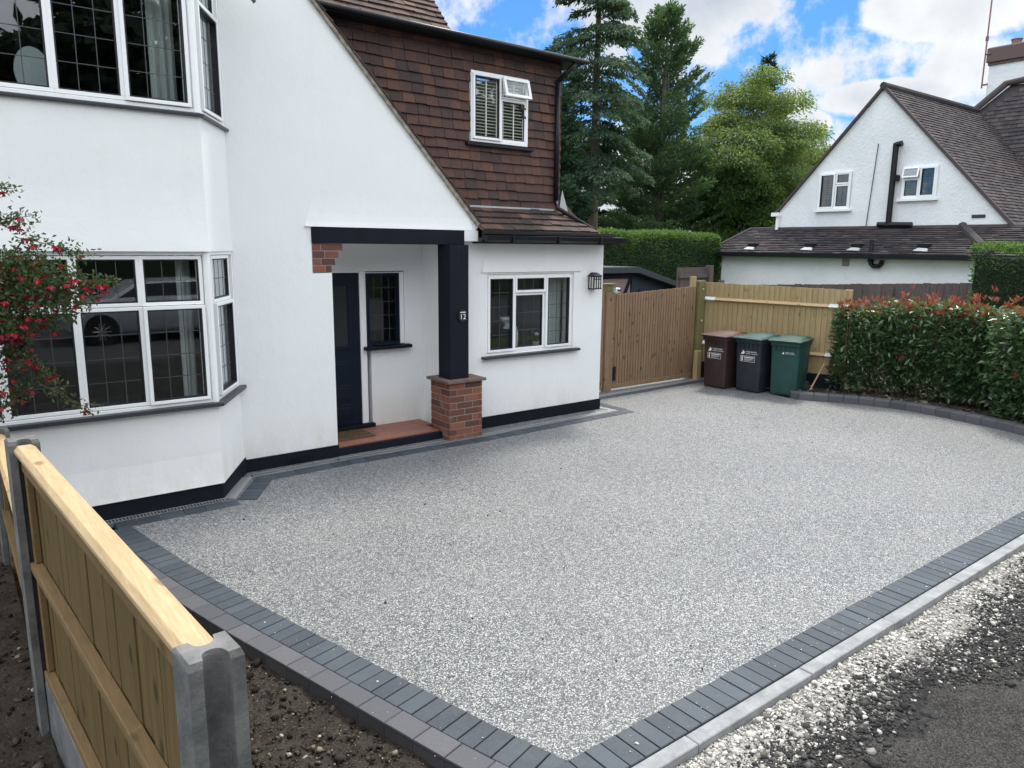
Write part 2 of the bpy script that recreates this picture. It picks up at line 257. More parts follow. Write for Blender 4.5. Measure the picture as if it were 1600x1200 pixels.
# ------------------------------------------------------------------ mesh builder
class MB:
    def __init__(s): s.v = []; s.f = []; s.r = []
    def add(s, vs, fs, r=None):
        o = len(s.v); s.v += [tuple(map(float, p)) for p in vs]; s.f += [tuple(i+o for i in f) for f in fs]
        r = random.random() if r is None else r; s.r += [r]*len(fs); return s
    def box(s, x0, x1, y0, y1, z0, z1, r=None, c=0.0):
        if c:   # chamfered top edges
            vs = [(x0, y0, z0), (x1, y0, z0), (x1, y1, z0), (x0, y1, z0), (x0, y0, z1-c), (x1, y0, z1-c), (x1, y1, z1-c), (x0, y1, z1-c), (x0+c, y0+c, z1), (x1-c, y0+c, z1), (x1-c, y1-c, z1), (x0+c, y1-c, z1)]
            return s.add(vs, [(3, 2, 1, 0), (0, 1, 5, 4), (1, 2, 6, 5), (2, 3, 7, 6), (3, 0, 4, 7), (4, 5, 9, 8), (5, 6, 10, 9), (6, 7, 11, 10), (7, 4, 8, 11), (8, 9, 10, 11)], r)
        vs = [(x, y, z) for z in (z0, z1) for x, y in ((x0, y0), (x1, y0), (x1, y1), (x0, y1))]
        return s.add(vs, [(3, 2, 1, 0), (4, 5, 6, 7), (0, 1, 5, 4), (1, 2, 6, 5), (2, 3, 7, 6), (3, 0, 4, 7)], r)
    def fbox(s, fr, u0, u1, v0, v1, n0, n1, r=None):
        P, u, v, n = fr
        vs = [P+u*a+v*b_+n*c for c in (n0, n1) for a, b_ in ((u0, v0), (u1, v0), (u1, v1), (u0, v1))]
        return s.add(vs, [(3, 2, 1, 0), (4, 5, 6, 7), (0, 1, 5, 4), (1, 2, 6, 5), (2, 3, 7, 6), (3, 0, 4, 7)], r)
    def ring(s, fr, u0, u1, v0, v1, t, n0, n1):
        s.fbox(fr, u0, u1, v0, v0+t, n0, n1, .5); s.fbox(fr, u0, u1, v1-t, v1, n0, n1, .5)
        s.fbox(fr, u0, u0+t, v0+t, v1-t, n0, n1, .5); s.fbox(fr, u1-t, u1, v0+t, v1-t, n0, n1, .5)
    def prism(s, poly, a, b_, axis='y', r=None):
        """poly in the two other axes, swept from a to b_ along axis"""
        n = len(poly)
        def mk(p, t): return {'y': (p[0], t, p[1]), 'x': (t, p[0], p[1]), 'z': (p[0], p[1], t)}[axis]
        vs = [mk(p, a) for p in poly]+[mk(p, b_) for p in poly]
        fs = [tuple(range(n))[::-1], tuple(range(n, 2*n))]+[(i, (i+1) % n, n+(i+1) % n, n+i) for i in range(n)]
        return s.add(vs, fs, r)
    def hull(s, lo, hi, r=None):
        """loft between two equal-length point loops"""
        n = len(lo); fs = [tuple(range(n))[::-1], tuple(range(n, 2*n))]+[(i, (i+1) % n, n+(i+1) % n, n+i) for i in range(n)]
        return s.add(list(lo)+list(hi), fs, r)
    def tube(s, pts, rad, n=8, r=None):
        pts = [Vector(p) for p in pts]; rings = []
        rad = rad if hasattr(rad, '__len__') else [rad]*len(pts)
        for i, p in enumerate(pts):
            d = (pts[min(i+1, len(pts)-1)]-pts[max(i-1, 0)]).normalized()
            a = d.orthogonal().normalized() if i == 0 else (prev-d*prev.dot(d)).normalized()
            prev = a; c = d.cross(a)
            rings.append([p+(a*math.cos(t)+c*math.sin(t))*rad[i] for t in (2*math.pi*k/n for k in range(n))])
        vs = [q for g in rings for q in g]; fs = []
        for i in range(len(pts)-1):
            for k in range(n): fs.append((i*n+k, i*n+(k+1) % n, (i+1)*n+(k+1) % n, (i+1)*n+k))
        fs += [tuple(range(n))[::-1], tuple(range((len(pts)-1)*n, len(pts)*n))]
        return s.add(vs, fs, r)
    def quad(s, *p, r=None): return s.add(p, [tuple(range(len(p)))], r)
    def lathe(s, prof, c, n=12, r=None):
        vs = [(c[0]+q*math.cos(2*math.pi*k/n), c[1]+q*math.sin(2*math.pi*k/n), c[2]+z) for q, z in prof for k in range(n)]
        fs = [(i*n+k, i*n+(k+1) % n, (i+1)*n+(k+1) % n, (i+1)*n+k) for i in range(len(prof)-1) for k in range(n)]
        fs += [tuple(range(n))[::-1], tuple(range((len(prof)-1)*n, len(prof)*n))]
        return s.add(vs, fs, r)
    def build(s, name, m, parent=None, bevel=0, smooth=False, local=False):
        org = Vector((0, 0, 0)) if local else worg(parent)
        me = bpy.data.meshes.new(name); me.from_pydata([(x-org.x, y-org.y, z-org.z) for x, y, z in s.v], [], s.f); me.update()
        a = me.attributes.new('rnd', 'FLOAT', 'FACE'); a.data.foreach_set('value', s.r)
        return finish(me, name, m, parent, bevel, smooth)
def finish(me, name, m, parent=None, bevel=0, smooth=False):
    me.materials.append(m)
    if smooth: me.polygons.foreach_set('use_smooth', [True]*len(me.polygons))
    o = bpy.data.objects.new(name, me); C.objects.link(o)
    if parent: o.parent = parent
    if bevel:
        md = o.modifiers.new('bevel', 'BEVEL'); md.width = bevel; md.segments = 2; md.limit_method = 'ANGLE'; md.angle_limit = R(40)
    return o
def worg(p):
    v = Vector((0, 0, 0))
    while p: v += p.location; p = p.parent
    return v
def tag(o, label=None, cat=None, group=None, kind=None):
    for k, v in (('label', label), ('category', cat), ('group', group), ('kind', kind)):
        if v: o[k] = v
    return o
def thing(name, label, cat, loc=(0, 0, 0), rz=0, group=None):
    o = bpy.data.objects.new(name, None); C.objects.link(o); o.location = loc; o.rotation_euler = (0, 0, rz); o.empty_display_size = .1
    return tag(o, label, cat, group)
def npmesh(V, Fc, rnd, name, m, parent=None, smooth=False):
    """V Nx3, Fc MxK numpy -> object in the parent's space"""
    org = worg(parent); V = np.asarray(V, float)-np.array(org)
    me = bpy.data.meshes.new(name); me.vertices.add(len(V)); me.vertices.foreach_set('co', V.ravel())
    k = Fc.shape[1]; me.loops.add(Fc.size); me.loops.foreach_set('vertex_index', Fc.ravel().astype(np.int32))
    me.polygons.add(len(Fc)); me.polygons.foreach_set('loop_start', np.arange(0, Fc.size, k, dtype=np.int32)); me.update(calc_edges=True)
    a = me.attributes.new('rnd', 'FLOAT', 'FACE'); a.data.foreach_set('value', np.asarray(rnd, np.float32)); me.validate()
    return finish(me, name, m, parent, 0, smooth)
def unit(a): return a/np.maximum(np.linalg.norm(a, axis=1, keepdims=True), 1e-9)
def leaves(P, D, L, Wd, rnd, name, m, parent=None, fold=.25, nrm=None):
    """pointed folded leaves: base P, direction D, length L, width Wd (arrays); two quads each"""
    n = len(P); D = unit(D); up = rng.normal(size=(n, 3)) if nrm is None else nrm
    S = unit(np.cross(D, up)); N = np.cross(S, D); L = np.broadcast_to(L, (n,))[:, None]; Wd = np.broadcast_to(Wd, (n,))[:, None]
    a = P; t = P+D*L-N*L*.12; mid = P+D*L*.45+N*Wd*fold
    l = P+D*L*.5+S*Wd*.5; r_ = P+D*L*.5-S*Wd*.5
    V = np.stack([a, l, t, mid, r_], 1).reshape(-1, 3); i = np.arange(n)[:, None]*5
    F = np.concatenate([i+np.array([[0, 3, 2, 1]]), i+np.array([[0, 4, 2, 3]])], 0)
    return npmesh(V, F, np.concatenate([rnd, rnd]), name, m, parent)
def rocks(P, S, rnd, name, m, parent=None):
    """irregular stones: centres P, sizes S"""
    t = (1+5**.5)/2
    b0 = unit(np.array([(-1, t, 0), (1, t, 0), (-1, -t, 0), (1, -t, 0), (0, -1, t), (0, 1, t), (0, -1, -t), (0, 1, -t), (t, 0, -1), (t, 0, 1), (-t, 0, -1), (-t, 0, 1)], float))
    fc = np.array([(0, 11, 5), (0, 5, 1), (0, 1, 7), (0, 7, 10), (0, 10, 11), (1, 5, 9), (5, 11, 4), (11, 10, 2), (10, 7, 6), (7, 1, 8), (3, 9, 4), (3, 4, 2), (3, 2, 6), (3, 6, 8), (3, 8, 9), (4, 9, 5), (2, 4, 11), (6, 2, 10), (8, 6, 7), (9, 8, 1)])
    n = len(P); k = 1+rng.normal(0, .30, (n, 12, 1)); sc = np.stack([rng.uniform(.6, 1.3, n), rng.uniform(.6, 1.3, n), rng.uniform(.4, .85, n)], 1)[:, None, :]
    th = rng.uniform(0, 6.28, n); c, s_ = np.cos(th)[:, None], np.sin(th)[:, None]
    v = b0[None]*k*sc; x = v[..., 0]*c-v[..., 1]*s_; y = v[..., 0]*s_+v[..., 1]*c
    V = np.stack([x, y, v[..., 2]], 2)*np.asarray(S)[:, None, None]+P[:, None, :]
    F = (np.arange(n)[:, None, None]*12+fc[None]).reshape(-1, 3)
    return npmesh(V.reshape(-1, 3), F, np.repeat(rnd, 20), name, m, parent)
def vnoise(x, y, seed=0):
    """cheap smooth noise for terrain"""
    s = 0
    for k, (fx, fy, a) in enumerate(((1.1, .9, 1), (2.3, 2.9, .6), (5.1, 4.3, .35), (9.7, 11.3, .2), (21, 19, .12), (43, 47, .07))):
        s = s+a*np.sin(x*fx+seed+k*1.7+1.3*np.sin(y*fy*.7+k))*np.cos(y*fy+seed*2+k*.9+1.1*np.sin(x*fx*.8))
    return s
def sheet(x0, x1, y0, y1, nx, ny, zf, name, m, keep=None, kind='structure'):
    X, Y = np.meshgrid(np.linspace(x0, x1, nx), np.linspace(y0, y1, ny)); Z = zf(X, Y)
    V = np.stack([X, Y, Z], 2).reshape(-1, 3); i = np.arange(nx*ny).reshape(ny, nx)
    F = np.stack([i[:-1, :-1], i[:-1, 1:], i[1:, 1:], i[1:, :-1]], 2).reshape(-1, 4)
    if keep is not None:
        c = V[F].mean(1); F = F[keep(c[:, 0], c[:, 1])]
    o = npmesh(V, F, np.zeros(len(F)), name, m, None, True); return tag(o, kind=kind)
EZ = Vector((0, 0, 1))
# ------------------------------------------------------------------ ground and paving (structure)
mb = MB()
mb.quad((-400, -400, -.14), (400, -400, -.14), (400, 400, -.14), (-400, 400, -.14)); tag(mb.build('ground', GRASS), kind='structure')
mb = MB(); mb.quad((-60, -14, -.12), (60, -14, -.12), (60, -3.2, -.12), (-60, -3.2, -.12)); tag(mb.build('road', ROAD), kind='structure')
LEFT = [(1.0, 6.21), (1.14, 5.38), (1.34, 4.42), (1.61, 3.37), (1.82, 2.55), (1.95, 2.11)]      # inner edge of the left edging
RIGHT = [(9.0, 2.11), (9.75, 2.5), (10.24, 3.12), (10.42, 3.85), (10.50, 4.65), (10.27, 5.34), (9.93, 5.95), (9.93, 6.3), (10.6, 6.3)]
def smooth(pts, n=6):
    out = []
    P = [Vector((*p, 0)) for p in pts]
    for i in range(len(P)-1):
        a, b_, c, d = P[max(i-1, 0)], P[i], P[i+1], P[min(i+2, len(P)-1)]
        for k in range(n):
            t = k/n; out.append(.5*((2*b_)+(c-a)*t+(2*a-5*b_+4*c-d)*t*t+(3*b_-a-3*c+d)*t**3))
    out.append(P[-1]); return [(p.x, p.y) for p in out]
LS = smooth(LEFT); RS = smooth(RIGHT[:7], 6)
mb = MB(); mb.add([(x, y, 0) for x, y in LS[::-1]][::-1]+[(x, y, 0) for x, y in RS]+[(10.0, 6.4, 0), (10.9, 6.0, 0), (10.9, 8.3, 0), (7.07, 8.3, 0), (7.07, 7.2, 0), (3.1, 7.2, 0), (2.2, 7.1, 0), (1.8, 6.45, 0), (.9, 6.45, 0)],
                  [tuple(range(len(LS)+len(RS)+9))])
tag(mb.build('driveway', GRAVEL), kind='structure')
def offs(pts, d):
    out = []
    for i, p in enumerate(pts):
        a = Vector(pts[max(i-1, 0)]); c = Vector(pts[min(i+1, len(pts)-1)]); t = (c-a).normalized(); out.append((p[0]-t.y*d, p[1]+t.x*d))
    return out
def pave(mb, pts, w0, w1, step, z, gap=.006, h=.05, side=1, c=.004, zj=.003, jit=.0015):
    """blocks laid across a polyline between the offsets w0 and w1"""
    P = [Vector((*p, 0)) for p in pts]; acc = 0; marks = []
    for i in range(len(P)-1):
        L = (P[i+1]-P[i]).length; t = (P[i+1]-P[i])/L; s = -acc % step if acc else 0
        while s < L-1e-6: marks.append((P[i]+t*s, t)); s += step
        acc = (acc+L) % step
    marks.append((P[-1], (P[-1]-P[-2]).normalized()))
    for (p, t), (q, t2) in zip(marks[:-1], marks[1:]):
        if (q-p).length < step*.3: continue
        n = Vector((-t.y, t.x, 0))*side; n2 = Vector((-t2.y, t2.x, 0))*side; tt = (q-p).normalized(); j = random.uniform(-jit, jit)
        lo = [p+n*w0+tt*gap/2, q+n2*w0-tt*gap/2, q+n2*w1-tt*gap/2, p+n*w1+tt*gap/2]
        cen = sum(lo, Vector())/4
        a = [Vector((v.x, v.y, z-h)) for v in lo]; b_ = [Vector((v.x, v.y, z-c+j)) for v in lo]; d = [Vector((v.x, v.y, z+j))+(cen-v).normalized()*c for v in lo]
        if side < 0: a, b_, d = a[::-1], b_[::-1], d[::-1]
        mb.add(a+b_+d, [(3, 2, 1, 0)]+[(i, (i+1) % 4, 4+(i+1) % 4, 4+i) for i in range(4)]+[(4+i, 4+(i+1) % 4, 8+(i+1) % 4, 8+i) for i in range(4)]+[(8, 9, 10, 11)])
pv = MB(); kb = MB(); jt = MB()
pave(pv, LS, .0, .185, .096, .006, side=-1)                        # left border
NEAR = [(1.76, 2.11), (9.2, 2.11)]; pave(pv, NEAR, .0, .19, .096, .006, side=-1)       # near border
pave(kb, offs(LS, -.19), .0, .12, .19, .009, gap=.004, side=-1, h=.10)            # raised kerb blocks on the soil side
BAYL = [(.93, 6.35), (1.86, 6.35), (2.22, 6.90), (3.1, 6.95), (4.8, 6.83), (7.2, 6.91)]
pave(pv, [(.9, 6.35), (1.86, 6.35)], .0, .15, .17, .006, side=-1)
pave(pv, [(1.86, 6.33), (2.2, 6.86)], .0, .17, .10, .006, side=-1)
pave(pv, [(2.2, 6.88), (3.1, 6.90), (4.8, 6.86), (7.36, 6.93)], .0, .17, .19, .006, side=-1)
pave(pv, [(7.22, 6.93), (7.22, 7.62)], .0, .14, .19, .006, side=-1)
pave(pv, [(7.35, 7.74), (10.1, 7.82)], .0, .12, .19, .006, side=-1)
pave(pv, RS, .0, .12, .15, .006, side=-1)
# kerb of the planting bed: upright blocks, .1 high, with flat top
RB = smooth(RIGHT[:7], 8)
pave(kb, RB, .02, .20, .20, .10, gap=.005, side=-1, h=.20, c=.012)
pave(kb, [(9.93, 6.02), (10.4, 6.42)], -.02, .16, .2, .10, gap=.005, side=-1, h=.2, c=.012)
tag(pv.build('paver_edging', PAVER), kind='structure'); tag(kb.build('kerb', KERB), kind='structure')
j = MB()
for pts, w in ((LS, .312), (NEAR, .2)):
    a = pts; c = offs(pts, -w)
    for i in range(len(a)-1): j.quad((*a[i], -.004), (*c[i], -.004), (*c[i+1], -.004), (*a[i+1], -.004))
tag(j.build('joint_bed', DARKJ), kind='structure')
ce = MB(); x = 1.55; cl = [.95, .93, .9, .94, .92, .9, .95, .93, .95]
for L in cl:
    ce.box(x, x+L-.006, 1.835, 1.913, -.16, .004+random.uniform(-.002, .002), c=.004); x += L
tag(ce.build('concrete_edging', CONC), kind='structure')
# drainage channels
dr = MB(); drs = MB()
def channel(p, q, w, grate=True):
    p = Vector((*p, 0)); q = Vector((*q, 0)); t = (q-p).normalized(); n = Vector((-t.y, t.x, 0)); L = (q-p).length
    fr = (p, t, n, EZ)
    dr.fbox(fr, 0, L, 0, .008, -.03, .009, .5); dr.fbox(fr, 0, L, w-.008, w, -.03, .009, .5); drs.fbox(fr, 0, L, .008, w-.008, -.03, .0045, .5)
    if grate:
        s = .01
        while s < L-.02: dr.fbox(fr, s, s+.012, .008, w-.008, -.01, .0075, .5); s += .026
    else: dr.fbox(fr, 0, L, .008, w-.008, -.005, .012, .5)
channel((.80, 6.352), (1.80, 6.352), .085); channel((1.86, 6.37), (2.17, 6.88), .10, False)
channel((2.2, 6.895), (3.1, 6.915), .085); channel((3.1, 6.915), (4.8, 6.875), .085); channel((4.8, 6.875), (7.16, 6.945), .085); channel((7.17, 6.95), (7.12, 7.2), .04, False); channel((7.3, 7.76), (10.1, 7.84), .10, False)
tag(dr.build('drain_channel', METAL), kind='structure'); tag(drs.build('drain_base', DARKJ), kind='structure')
mh = MB(); mh.box(8.32, 8.50, 5.52, 5.60, -.01, .002); tag(mh.build('manhole_cover', mat('dull cover', (.13, .13, .13), .6)), 'small metal inspection cover set flush in the driveway', 'manhole cover')
# soil strips
def lx(y): return np.interp(y, [p[1] for p in LS[::-1]], [p[0] for p in LS[::-1]])
sheet(-.1, 1.9, .3, 6.5, 200, 560, lambda X, Y: -.075+.015*vnoise(X*5, Y*5, 2)+.008*vnoise(X*19, Y*19, 4), 'soil', SOIL, keep=lambda x, y: x < lx(y)-.26)
sheet(-4.5, .17, -.5, 6.5, 150, 220, lambda X, Y: .24+.02*vnoise(X*3, Y*3, 5)+.008*vnoise(X*17, Y*17, 1), 'neighbour_soil', SOIL)
n = 28000; X = rng.uniform(.1, 1.7, n); Y = rng.uniform(1.0, 6.3, n); k = X < lx(Y)-.34; X, Y = X[k], Y[k]; n = len(X)
tag(rocks(np.stack([X, Y, -.068+.015*vnoise(X*5, Y*5, 2)+rng.uniform(-.004, .006, n)], 1), rng.gamma(1.15, .0031, n)+.0012, rng.uniform(0, 1, n), 'soil_clods', CLOD), kind='stuff')
n = 2500; X = rng.uniform(-1.2, .15, n); Y = rng.uniform(1.5, 5.5, n)
tag(rocks(np.stack([X, Y, .245+.02*vnoise(X*3, Y*3, 5)], 1), rng.gamma(2.0, .0035, n)+.002, rng.uniform(0, 1, n)**1.3, 'soil_clods', CLOD), kind='stuff')
n = 260; X = rng.uniform(1.5, 10, n); Y = rng.uniform(2.0, 6.8, n); k = (X > lx(Y)+.05) & (X < 9.9); X, Y = X[k], Y[k]; n = len(X)
tag(rocks(np.stack([X, Y, np.full(n, .002)], 1), rng.gamma(1.6, .0016, n)+.002, rng.uniform(0, 1, n), 'stray_stones', CLOD), kind='stuff')
n = 130; X = np.concatenate([rng.uniform(2.1, 7, 90), rng.uniform(1.3, 1.8, 40)]); Y = np.concatenate([rng.uniform(1.93, 2.1, 90), rng.uniform(2.3, 4.4, 40)])
tag(rocks(np.stack([X, Y, np.full(n, .008)], 1), rng.gamma(1.6, .0012, n)+.0012, rng.uniform(.9, 1, n), 'stray_grit', LIME), kind='stuff')
# planting bed
BP = offs(RB, -.18)
def inbed(x, y): return x > np.interp(y, [p[1] for p in BP], [p[0] for p in BP])
sheet(9.2, 14.0, 1.5, 6.6, 160, 170, lambda X, Y: .06+.018*vnoise(X*4, Y*4, 3)+.006*vnoise(X*21, Y*21, 8), 'bed_soil', SOIL, keep=inbed)
n = 3500; X = rng.uniform(9.6, 12, n); Y = rng.uniform(2.2, 6.3, n); k = inbed(X, Y); X, Y = X[k], Y[k]; n = len(X)
tag(rocks(np.stack([X, Y, .065+.018*vnoise(X*4, Y*4, 3)], 1), rng.gamma(2.0, .005, n)+.003, rng.uniform(.2, 1, n), 'bed_mulch', CLOD), kind='stuff')
# verge: limestone strip, crumbs, old tarmac
def vz(X, Y): return -.055+.010*vnoise(X*3, Y*3, 6)+.006*vnoise(X*14, Y*14, 9)+.014
sheet(.8, 9.5, -1.0, 1.833, 620, 240, vz, 'verge', VERGE)
mb = MB(); mb.quad((-30, -3.2, -.115), (30, -3.2, -.115), (30, -.9, -.115), (-30, -.9, -.115)); tag(mb.build('pavement', VERGE), kind='structure')
def vline(x): return 1.52+.035*(x-1)-.02+.12*np.sin(x*2.1+1)+.08*np.sin(x*5.3)
n = 26000; X = 1.5+7.5*rng.uniform(0, 1, n)**1.5; Y = 1.83-rng.exponential(.17, n); k = (Y > vline(X)-.10-rng.exponential(.05, n)); X, Y = X[k], Y[k]; n = len(X)
tag(rocks(np.stack([X, Y, vz(X, Y)+.004], 1), np.minimum(rng.gamma(1.0, .0030, n)+.0012, .024), rng.uniform(0, 1, n), 'limestone_chippings', LIME), kind='stuff')
n = 14000; X = 1.8+6*rng.uniform(0, 1, n)**1.4; Y = vline(X)-.12+rng.normal(0, .09, n); k = (Y < 1.78)
X, Y = X[k], Y[k]; n = len(X)
tag(rocks(np.stack([X, Y, vz(X, Y)+.003], 1), rng.gamma(1.6, .0028, n)+.0015, rng.uniform(0, 1, n), 'tarmac_crumbs', CHIP), kind='stuff')
# ------------------------------------------------------------------ windows
def window(parent, P, u, W_, H, cells, depth=.0, frame=.035, sash=.032, nx=.15, nz=.2, proud=(), name='window', leading=True, glassm=None, open_cell=None):
    """P bottom-left of the opening on the wall face, u along the wall, outward normal = u x z reversed"""
    u = Vector(u).normalized(); n = u.cross(EZ); P = Vector(P)-n*depth; fr = (P, u, EZ, n)
    f = MB(); f.ring(fr, 0, W_, 0, H, frame, -.05, .0)
    g = MB(); k = MB(); ld = MB(); shs = []
    for ci, (a0, a1, b0, b1) in enumerate(cells):
        sh = MB(); shs.append(sh)
        if open_cell == ci:
            s = MB(); q = Vector((0, 0, 1)); ang = R(16); v2 = (EZ*math.cos(ang)-n*math.sin(ang)).normalized(); n2 = u.cross(v2)
            fo = (P+u*a0+EZ*b1-v2*(b1-b0)+n*.03, u, v2, n2)
            sh.ring(fo, 0, a1-a0, 0, b1-b0, .035, -.02, .015); g.fbox(fo, .03, a1-a0-.03, .03, b1-b0-.03, -.004, 0)
            f.ring(fr, a0, a1, b0, b1, .012, -.05, -.005); continue
        pr = .018 if ci in proud else -.008
        (sh if ci in proud else f).ring(fr, a0, a1, b0, b1, sash, -.045, pr)
        t = sash
        k.ring(fr, a0+t, a1-t, b0+t, b1-t, .011, -.04, pr-.006)
        g.fbox(fr, a0+t+.002, a1-t-.002, b0+t+.002, b1-t-.002, -.034, -.030)
        if leading:
            cw, ch = a1-a0-2*t, b1-b0-2*t; m1 = max(1, round(cw/nx)); m2 = max(1, round(ch/nz))
            for i in range(1, m1): ld.fbox(fr, a0+t+cw*i/m1-.003, a0+t+cw*i/m1+.003, b0+t, b1-t, -.0302, -.0275)
            for i in range(1, m2): ld.fbox(fr, a0+t, a1-t, b0+t+ch*i/m2-.003, b0+t+ch*i/m2+.003, -.0304, -.0277)
    o = f.build(name, UPVC, parent, .003)
    g.build('pane', glassm or GLASS, o, local=False)
    if k.v: k.build('glazing_bead', GASKET, o)
    if ld.v: ld.build('leading', LEAD, o)
    for sh in shs:
        if sh.v: sh.build('sash', UPVC, o, .003)
    return o
# ------------------------------------------------------------------ the white house
H = thing('white_house', 'white rendered house with steep gable, tile-hung upper wall, porch and two-storey bay window', 'house', (3, 7.1, 0))
Y0 = 7.1
w = MB()
# gable wall, above the plinth (z .14): left pier, over the porch, gable triangle
w.box(-3.5, -1.99, Y0, Y0+.25, .14, 6.8); w.box(2.18, 3.16, Y0, Y0+.25, .125, 1.92); w.box(2.18, 2.955, Y0, Y0+.25, 1.92, 2.375)
w.prism([(2.18, 2.375), (4.92, 2.375), (4.97, 2.42), (2.18, 5.37)], Y0, Y0+.25)
w.prism([(2.18, 4.9), (2.18, 5.37), (.62, 7.02), (-3.5, 7.02), (-3.5, 6.8), (-1.99, 6.8), (-1.99, 4.9)], Y0, Y0+.25)
w.box(-1.99, 2.18, Y0, Y0+.1, 4.75, 4.9)
# flared drip of the gable over the porch beam
pf = ((2.375, .022, 2.885), (2.43, .012, 2.905), (2.50, .0055, 2.93), (2.60, .0015, 2.955), (2.70, -.001, 2.97)); V_ = []
for z_, e_, x_ in pf: xe_ = min(4.86, 4.92-(z_-2.41)/1.057); V_ += [(x_, Y0-e_, z_), (xe_, Y0-e_, z_), (xe_, Y0+.01, z_), (x_, Y0+.01, z_)]
w.add(V_, [(i_*4+k_, i_*4+(k_+1) % 4, (i_+1)*4+(k_+1) % 4, (i_+1)*4+k_) for i_ in range(4) for k_ in range(4)]+[(3, 2, 1, 0)])
w.box(4.76, 4.945, Y0-.02, Y0+.1, 2.255, 2.375); w.build('gable_wall', WHITE, H)
# side and garage-room walls
w = MB(); GX0, GX1, GY = 4.60, 7.07, 7.2
wx0, wx1, wz0, wz1 = 5.16, 6.555, .89, 1.875
w.box(GX0, wx0, GY, GY+.22, .14, 2.30); w.box(wx1, GX1, GY, GY+.22, .14, 2.30); w.box(wx0, wx1, GY, GY+.22, .14, wz0); w.box(wx0, wx1, GY, GY+.22, wz1, 2.30)
w.box(GX1-.22, GX1, GY+.22, 12.5, .14, 2.30); w.box(GX0, GX0+.2, GY+.22, 7.97, 0, 2.3)
w.add([(5.08, GY-.022, 1.895), (6.66, GY-.022, 1.895), (6.62, GY-.001, 2.1), (5.13, GY-.001, 2.1), (5.08, GY+.01, 1.895), (6.66, GY+.01, 1.895), (6.62, GY+.01, 2.1), (5.13, GY+.01, 2.1)], [(0, 1, 2, 3), (0, 4, 5, 1), (0, 3, 7, 4), (1, 5, 6, 2), (2, 6, 7, 3)])
w.build('front_room_wall', WHITE, H)
# plinth
w = MB(); w.prism([(2.19, 7.075), (3.16, 7.075), (3.16, 7.35), (2.19, 7.35)], -.1, .125, 'z'); w.build('plinth', BLACK, H); w = MB(); w.box(GX0, GX1+.012, GY-.014, GY+.25, -.1, .143); w.box(GX1-.2, GX1+.012, GY+.25, 12.5, -.1, .143); w.build('plinth', BLACK, H); w = MB()
w.prism([(-1.6, 6.432), (1.785, 6.432), (2.195, 7.075), (2.195, 7.3), (-2.0, 7.3), (-2.0, 7.07)], -.1, .148, 'z')
w.build('plinth', BLACK, H)
vb = MB(); vb.box(2.60, 2.85, 7.066, 7.08, .03, .09)
for i in range(8): vb.box(2.62+i*.028, 2.632+i*.028, 7.06, 7.07, .04, .08)
vb.build('air_brick', BLACK, H)
# bay walls: plan loops with a flare at the foot of each storey
def bayloop(z, e):
    return [(-1.6, 6.45-e, z), (1.79-e*.0, 6.45-e, z), (2.18+e*.3, 7.10, z), (2.0, 7.25, z), (-1.9, 7.25, z), (-2.0, 7.10, z)]
w = MB()
for prof in (((.15, .034), (.19, .026), (.24, .018), (.32, .008), (.42, 0), (.845, 0)), ((2.135, .035), (2.20, .028), (2.28, .019), (2.38, .010), (2.5, .003), (2.6, 0), (3.2, 0))):
    LL_ = [bayloop(z_, e_) for z_, e_ in prof]; n_l = 6; m_l = len(LL_)
    w.add([p for q in LL_ for p in q], [(i*n_l+k, i*n_l+(k+1) % n_l, (i+1)*n_l+(k+1) % n_l, (i+1)*n_l+k) for i in range(m_l-1) for k in range(n_l)]+[tuple(range(n_l))[::-1], tuple(range((m_l-1)*n_l, m_l*n_l))], .5)
w.box(-1.55, 1.72, 6.5, 7.2, 4.68, 4.9); w.build('bay_wall', WHITE, H)
def bay_face(zb, zt, tr):
    """front and angled windows of one storey"""
    Hh = zt-zb; ms = [-1.575, -1.11, -.645, -.175, .295, .80, 1.262, 1.735]
    off = -1.6
    cells = []; pr = []
    for i in range(7):
        a0, a1 = ms[i]-off, ms[i+1]-off
        cells.append((a0, a1, .035, tr-zb)); cells.append((a0, a1, tr-zb+.004, Hh-.035))
        if i in (0, 2, 6): pr.append(len(cells)-2)
    window(H, (-1.6, 6.455, zb), (1, 0, 0), 3.385, Hh, cells, .0, .03, .028, .15, .205, tuple(pr), 'bay_front_window')
    u = Vector((2.18-1.79, 7.10-6.455, 0)); Lw = u.length
    window(H, (1.79, 6.458, zb), u, Lw, Hh, [(.10, Lw-.10, .035, tr-zb), (.10, Lw-.10, tr-zb+.004, Hh-.035)], .0, .03, .028, .13, .205, (0,), 'bay_side_window')
    c = MB(); c.tube([(1.775, 6.468, zb), (1.775, 6.468, zt)], .032, 8, .5); c.build('corner_post', UPVC, H)
bay_face(.865, 2.135, 1.70); bay_face(3.225, 4.68, 4.10)
# openable fanlight of the upper side window, tilted out
s = MB(); u = Vector((.517, .856, 0)); n_ = u.cross(EZ); a = R(38); v2 = (EZ*math.cos(a)-n_*math.sin(a)).normalized()
P = Vector((1.79, 6.458, 4.66))+u*.12+n_*.03-v2*.52; fr = (P, u, v2, u.cross(v2)); s.ring(fr, 0, .52, 0, .52, .035, -.02, .018); s.build('open_fanlight', UPVC, H, .003)
s = MB(); s.fbox(fr, .05, .47, -.012, .01, -.018, .012); s.fbox(fr, .18, .2, -.05, .0, -.03, .0); s.build('fanlight_seal', GASKET, H)
